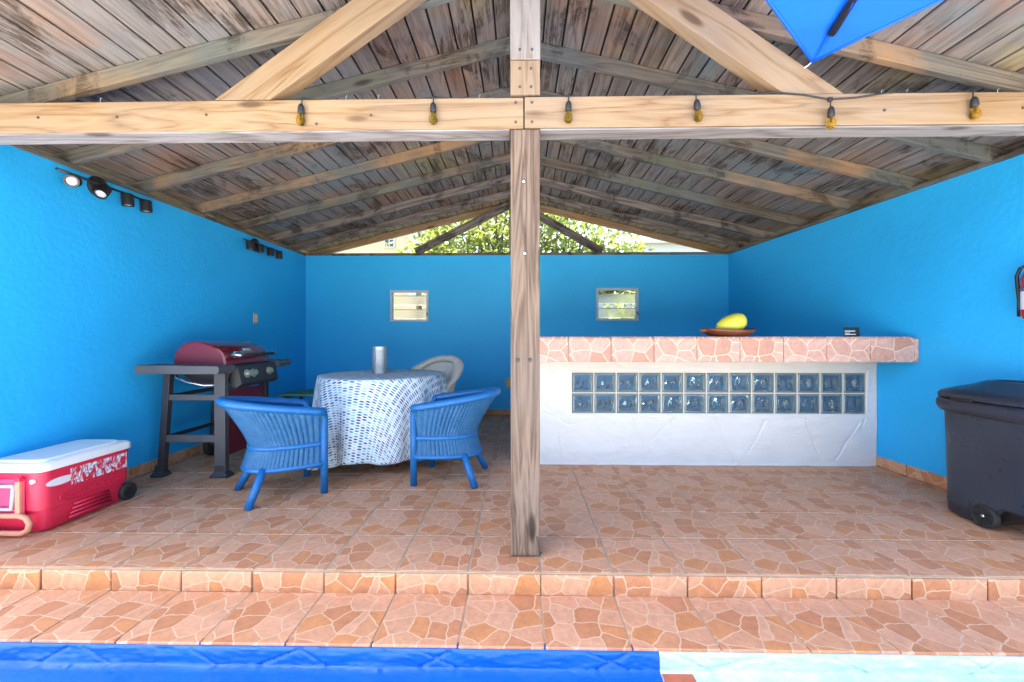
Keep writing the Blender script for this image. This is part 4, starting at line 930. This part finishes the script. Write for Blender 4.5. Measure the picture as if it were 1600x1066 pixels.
obj('plate', MB().box((-2.927, 4.56, 1.27), (0.008, 0.075, 0.115)), 'beige_plate', ou, bevel=0.002)
for z in (1.25, 1.29): obj('socket', MB().box((-2.922, 4.56, z), (0.004, 0.035, 0.028)), 'label_white', ou)
o2 = thing('power_outlet', 'yellow socket plate low on the back wall beside the post', 'outlet', (-0.15, 5.645, 0.44))
obj('plate', MB().box((-0.15, 5.641, 0.44), (0.075, 0.008, 0.115)), 'orange_plate', o2, bevel=0.002)
for z in (0.42, 0.46): obj('socket', MB().box((-0.15, 5.636, z), (0.028, 0.004, 0.03)), 'beige_plate', o2)

# ------------------------------------------------------------------ string lights
sl = thing('string_lights', 'black cable string of amber bulbs strung along the tie beam', 'string lights', (0, 2.0, 2.24))
drops = [(-1.066, 2.243), (-0.42, 2.243), (0.236, 2.247), (0.848, 2.247), (1.479, 2.203), (2.153, 2.250)]
pts = [(-1.6, 2.05, 2.2475)]
for i, (x, z) in enumerate(drops):
    if i == 4: pts += [(x - 0.25, 2.03, 2.252), (x - 0.12, 2.018, 2.232), (x, 2.012, 2.205), (x + 0.12, 2.015, 2.213), (x + 0.28, 2.022, 2.24), (x + 0.34, 2.04, 2.25)]
    else: pts += [(x - 0.2, 2.06 + 0.015 * math.sin(i * 2.1), 2.2485), (x, 2.04, 2.251), (x + 0.18, 2.065, 2.2485)]
pts.append((2.9, 2.06, 2.25))
obj('cable', MB().tube(pts, 0.0042, 6), 'black_plastic', sl, smooth=True)
tilt = [0.05, 0.0, 0.02, -0.12, 0.0, -0.08]
for i, (x, z) in enumerate(drops):
    zt = 2.247 if i != 4 else 2.203; y = 2.016 if i != 4 else 2.008
    if i == 4: obj('junction', MB().box((x, 2.01, 2.204), (0.022, 0.012, 0.02)), 'black_plastic', sl, bevel=0.003)
    z0 = zt - 0.036
    obj('drop_wire', MB().tube([(x + 0.01 if i != 4 else x, 2.03 if i != 4 else 2.01, zt + 0.004), (x, y, zt - 0.006), (x, y, z0)], 0.0032, 6), 'black_plastic', sl)
    sk = obj('socket', MB().lathe([(0.0, 0.0), (0.007, -0.002), (0.013, -0.012), (0.015, -0.026), (0.0155, -0.044), (0.013, -0.05), (0, -0.05)], (0, 0, 0), 14, cap=False), 'black_plastic', sl, smooth=True, angle=50)
    sk.matrix_basis = Matrix.Translation((x, y - 0.004, z0)) @ Matrix.Rotation(tilt[i], 4, 'Y')
    bl = obj('bulb', MB().lathe([(0.0, -0.045), (0.010, -0.048), (0.012, -0.055), (0.018, -0.068), (0.0205, -0.082), (0.018, -0.096), (0.010, -0.105), (0, -0.107)], (0, 0, 0), 16, cap=False), 'amber_glass', sk, smooth=True, local=True)
    obj('filament_stem', MB().lathe([(0, -0.05), (0.006, -0.05), (0.004, -0.075), (0.0, -0.078)], (0, 0, 0), 8, cap=False), 'label_white', bl, local=True)
hk = MB().tube([(0, 0, -0.01), (0, 0, 0.012), (0.004, 0, 0.018), (0.008, 0, 0.014)], 0.0015, 5).mesh('cup_hook')
for x in (-2.1, -0.86, -0.7, -0.2, 1.75, 1.87, 2.3):
    o = obj('cup_hook', hk, 'steel', sl); o.location = (x, 2.045, 2.25)

# ------------------------------------------------------------------ umbrella
um = thing('patio_umbrella', 'bright blue square patio umbrella with dark ribs beside the roof', 'umbrella', (0.92, 0.11, -0.4))
ux, uy = Vector((-0.77, -0.636, 0)), Vector((0.636, -0.77, 0)); tip = Vector((1.055, 1.52, 2.066))
cen = tip + ux + uy; 
corners = [tip, tip + ux * 2, tip + ux * 2 + uy * 2, tip + uy * 2]
apex = Vector((cen.x, cen.y, 2.54)); mb = MB(); n_ = 12
for q in range(4):
    A, B_ = corners[q], corners[(q + 1) % 4]
    vs = []; fs = []
    for i in range(n_ + 1):
        for j in range(n_ + 1):
            e = A.lerp(B_, j / n_); s_ = i / n_; p = apex.lerp(e, s_); p.z -= 0.05 * math.sin(math.pi * s_) * math.sin(math.pi * j / n_) - 0.035 * s_ * math.sin(math.pi * j / n_); vs.append(p)
    fs = [(i * (n_ + 1) + j, i * (n_ + 1) + j + 1, (i + 1) * (n_ + 1) + j + 1, (i + 1) * (n_ + 1) + j) for i in range(n_) for j in range(n_)]
    mb.add(vs, fs)
cn = obj('canopy', mb, 'canopy_fabric', um, smooth=True); cn.data.set_sharp_from_angle(angle=R(8))
for q in range(4):
    d = (apex - corners[q]); s_ = corners[q] + d * 0.075 - Vector((0, 0, 0.012))
    obj('rib', MB().tube([s_, corners[q] + d * 0.6 - Vector((0, 0, 0.022)), apex - Vector((0, 0, 0.035))], 0.0135, 10), 'black_metal', um, smooth=True)
    A = corners[q]; e1 = (corners[(q + 1) % 4] - A).normalized(); e2 = (corners[(q + 3) % 4] - A).normalized()
    p0 = A + Vector((0, 0, -0.004)); p1 = A + d * 0.15 + e1 * 0.022 - Vector((0, 0, 0.008)); p2 = A + d * 0.15 + e2 * 0.022 - Vector((0, 0, 0.008)); p3 = A + d * 0.15 - Vector((0, 0, 0.03))
    obj('rib_pocket', MB().add([p0, p1, p3, p2], [(0, 1, 2), (0, 2, 3)]), 'canopy_fabric', um)
    ed = [corners[q].lerp(corners[(q + 1) % 4], i / 12) + Vector((0, 0, 0.035 * math.sin(math.pi * i / 12))) for i in range(13)]
    obj('hem', MB().tube(ed, 0.005, 6), 'canopy_fabric', um, smooth=True)
    o_ = corners[q] - Vector((d.x, d.y, 0)).normalized() * 0.012
    obj('corner_ring', MB().tube([corners[q], o_ + Vector((-0.008, 0, -0.006)), o_ + Vector((-0.02, 0.004, -0.012))], 0.0025, 6), 'steel', um)
obj('pole', MB().tube([(cen.x, cen.y, -0.38), (cen.x, cen.y, 2.56)], 0.022, 14), 'black_metal', um, smooth=True)
obj('base', MB().lathe([(0, -0.24), (0.25, -0.24), (0.25, -0.2), (0.05, -0.17), (0.03, -0.05), (0, -0.05)], (cen.x, cen.y, 0), 32, cap=False), 'black_metal', um)

# ------------------------------------------------------------------ outside
ho = thing('house', 'cream two-storey house with a white-framed window beyond the gable', 'house', (-6.5, 15, -0.4))
obj('wall', MB().box((-6.4, 17, 2.9), (5.3, 4, 6.6)), 'cream_wall', ho)
obj('pilaster', MB().box((-3.74, 14.97, 2.9), (0.42, 0.42, 6.6)), 'house_white', ho)
obj('roof', MB().add([(-9.4, 14.6, 6.2), (-3.4, 14.6, 6.2), (-3.4, 19.4, 6.2), (-9.4, 19.4, 6.2), (-7.5, 17, 7.6), (-5.3, 17, 7.6)], [(0, 1, 5, 4), (1, 2, 5), (2, 3, 4, 5), (3, 0, 4), (3, 2, 1, 0)]), 'brick_red', ho)
wi = obj('window', MB().box((-4.72, 14.985, 4.5), (0.40, 0.05, 0.46)), 'house_white', ho)
for a in range(2):
    for c_ in range(3):
        p_ = obj('pane', MB().box((-4.72 + (a - 0.5) * 0.17, 14.958, 4.5 + (c_ - 1) * 0.135), (0.13, 0.01, 0.105)), 'dark_pane', wi)
tag(obj('garden_wall', MB().box((-1.6, 14.2, 1.0), (4.6, 0.2, 2.8)), 'cream_wall'), 'cream boundary wall seen through the louvred window above the table', 'wall')
fn_ = thing('board_fence', 'white board fence seen through the louvred window above the bar', 'fence', (2.6, 7.9, -0.4))
for k in range(24): obj('board', MB().box((0.3 + k * 0.2, 7.9, 0.68), (0.19, 0.025, 2.2)), 'house_white', fn_)
for z in (0.0, 1.1): obj('rail', MB().box((2.6, 7.94, z), (4.8, 0.05, 0.09)), 'house_white', fn_)
wb = thing('white_house', 'white rendered house wall beyond the trees on the far side of the fence', 'house', (7.0, 16, -0.4))
obj('wall', MB().box((7.6, 18, 2.1), (6.0, 4, 5.0)), 'pale_wall', wb)
obj('roof_edge', MB().box((7.6, 18, 4.68), (6.4, 4.4, 0.16)), 'house_white', wb)

def leafy(name, label, loc, trunk_h, crown, n, seed, leaf=0.10, group=None, limbs=7):
    rnd = random.Random(seed); root = thing(name, label, 'tree', loc, group=group)
    x0, y0, z0 = loc; mb = MB()
    cz = z0 + trunk_h; ends = []
    mb.tube([(x0, y0, z0), (x0 + 0.05, y0, z0 + trunk_h * 0.5), (x0 - 0.04, y0, cz)], [0.13, 0.10, 0.08], 8)
    rx, ry, rz_, oz = crown
    for k in range(limbs):
        a = 2 * math.pi * k / limbs + rnd.uniform(-0.3, 0.3); e = rnd.uniform(0.15, 1.1)
        en = Vector((x0 + rx * 0.75 * math.cos(a) * math.cos(e), y0 + ry * 0.75 * math.sin(a) * math.cos(e), cz + oz + rz_ * 0.7 * math.sin(e)))
        st_ = Vector((x0 - 0.04, y0, cz - rnd.uniform(0, trunk_h * 0.3))); md_ = st_.lerp(en, 0.5) + Vector((rnd.uniform(-.15, .15), rnd.uniform(-.15, .15), 0.1))
        mb.tube([st_, md_, en], [0.055, 0.035, 0.012], 6); ends.append((st_, md_, en))
        for _ in range(3):
            e2 = en + Vector((rnd.uniform(-.5, .5), rnd.uniform(-.5, .5), rnd.uniform(-.2, .5))); mb.tube([md_, md_.lerp(e2, 0.6) + Vector((0, 0, .05)), e2], [0.02, 0.014, 0.005], 5)
    obj('trunk', mb, 'bark', root, smooth=True)
    mb = MB(); vs = []; fs = []
    cl_ = []
    while len(cl_) < n // 26:
        p = Vector((rnd.uniform(-1, 1), rnd.uniform(-1, 1), rnd.uniform(-1, 1)))
        if 0.25 < p.length < 1.0 + 0.18 * noise.noise(p * 2.5 + Vector((seed, 0, 0))): cl_.append(p)
    for p in cl_:
        c_ = Vector((x0 + p.x * rx, y0 + p.y * ry, cz + oz + p.z * rz_)); sp_ = rnd.uniform(0.16, 0.3)
        for _ in range(26):
            q = c_ + Vector((rnd.gauss(0, sp_), rnd.gauss(0, sp_), rnd.gauss(0, sp_ * 0.7)))
            d = Vector((rnd.uniform(-1, 1), rnd.uniform(-1, 1), rnd.uniform(-1.1, 0.35))).normalized(); s_ = d.orthogonal().normalized()
            s_ = (Matrix.Rotation(rnd.uniform(0, 6.28), 3, d) @ s_); L = leaf * rnd.uniform(0.6, 1.35); w = L * 0.23; nn = d.cross(s_)
            o = len(vs); vs += [q, q + d * L * 0.5 + s_ * w, q + d * L - nn * L * 0.12, q + d * L * 0.5 - s_ * w]
            fs += [(o, o + 1, o + 2), (o, o + 2, o + 3)]
    me = bpy.data.meshes.new('crown'); me.from_pydata([tuple(v) for v in vs], [], fs)
    o = obj('crown', me, 'leaf', root)
    return root
leafy('leafy_tree', 'broad bright green leafy tree filling the middle of the rear gable', (-0.3, 9.2, -0.42), 2.4, (2.1, 1.2, 1.5, 1.0), 9000, 3, 0.15, group='trees beyond the rear gable')
leafy('leafy_tree', 'smaller loose-leaved green tree rising in front of the white house wall', (1.55, 9.0, -0.42), 1.7, (1.1, 0.9, 1.35, 0.75), 3800, 5, 0.15, group='trees beyond the rear gable')
leafy('leafy_shrub', 'young leafy shrub in front of the white board fence', (2.15, 7.35, -0.42), 1.2, (0.55, 0.3, 0.55, 0.55), 900, 8, 0.13, limbs=5)
pt = thing('palm_tree', 'small fan palm beside the corner of the cream house', 'palm', (-2.75, 11.2, -0.42))
obj('trunk', MB().tube([(-2.75, 11.2, -0.42), (-2.7, 11.2, 1.2), (-2.75, 11.2, 2.75)], [0.11, 0.08, 0.07], 10), 'bark', pt, smooth=True)
rnd = random.Random(4); mb = MB()
for k in range(20):
    a = 2 * math.pi * k / 20 + rnd.uniform(-.15, .15); el = rnd.uniform(-0.2, 1.1); st_ = Vector((-2.75, 11.2, 2.75))
    d = Vector((math.cos(a) * math.cos(el), math.sin(a) * math.cos(el), math.sin(el))); hub = st_ + d * 0.45; s_ = d.orthogonal().normalized()
    sd_ = d.cross(Vector((0, 0, 1))).normalized(); up_ = sd_.cross(d)
    mb.tube([st_, hub], 0.01, 5)
    for j in range(-6, 7):
        f_ = (d * math.cos(j * 0.2) + sd_ * math.sin(j * 0.2)); L = 0.5 * (1 - 0.03 * abs(j)); w = f_.cross(up_).normalized() * 0.022
        p1 = hub + f_ * L * 0.6; p2 = hub + f_ * L - Vector((0, 0, 0.08)); mb.add([hub, p1 + w, p2, p1 - w], [(0, 1, 2), (0, 2, 3)])
obj('fronds', mb, 'palm_leaf', pt)
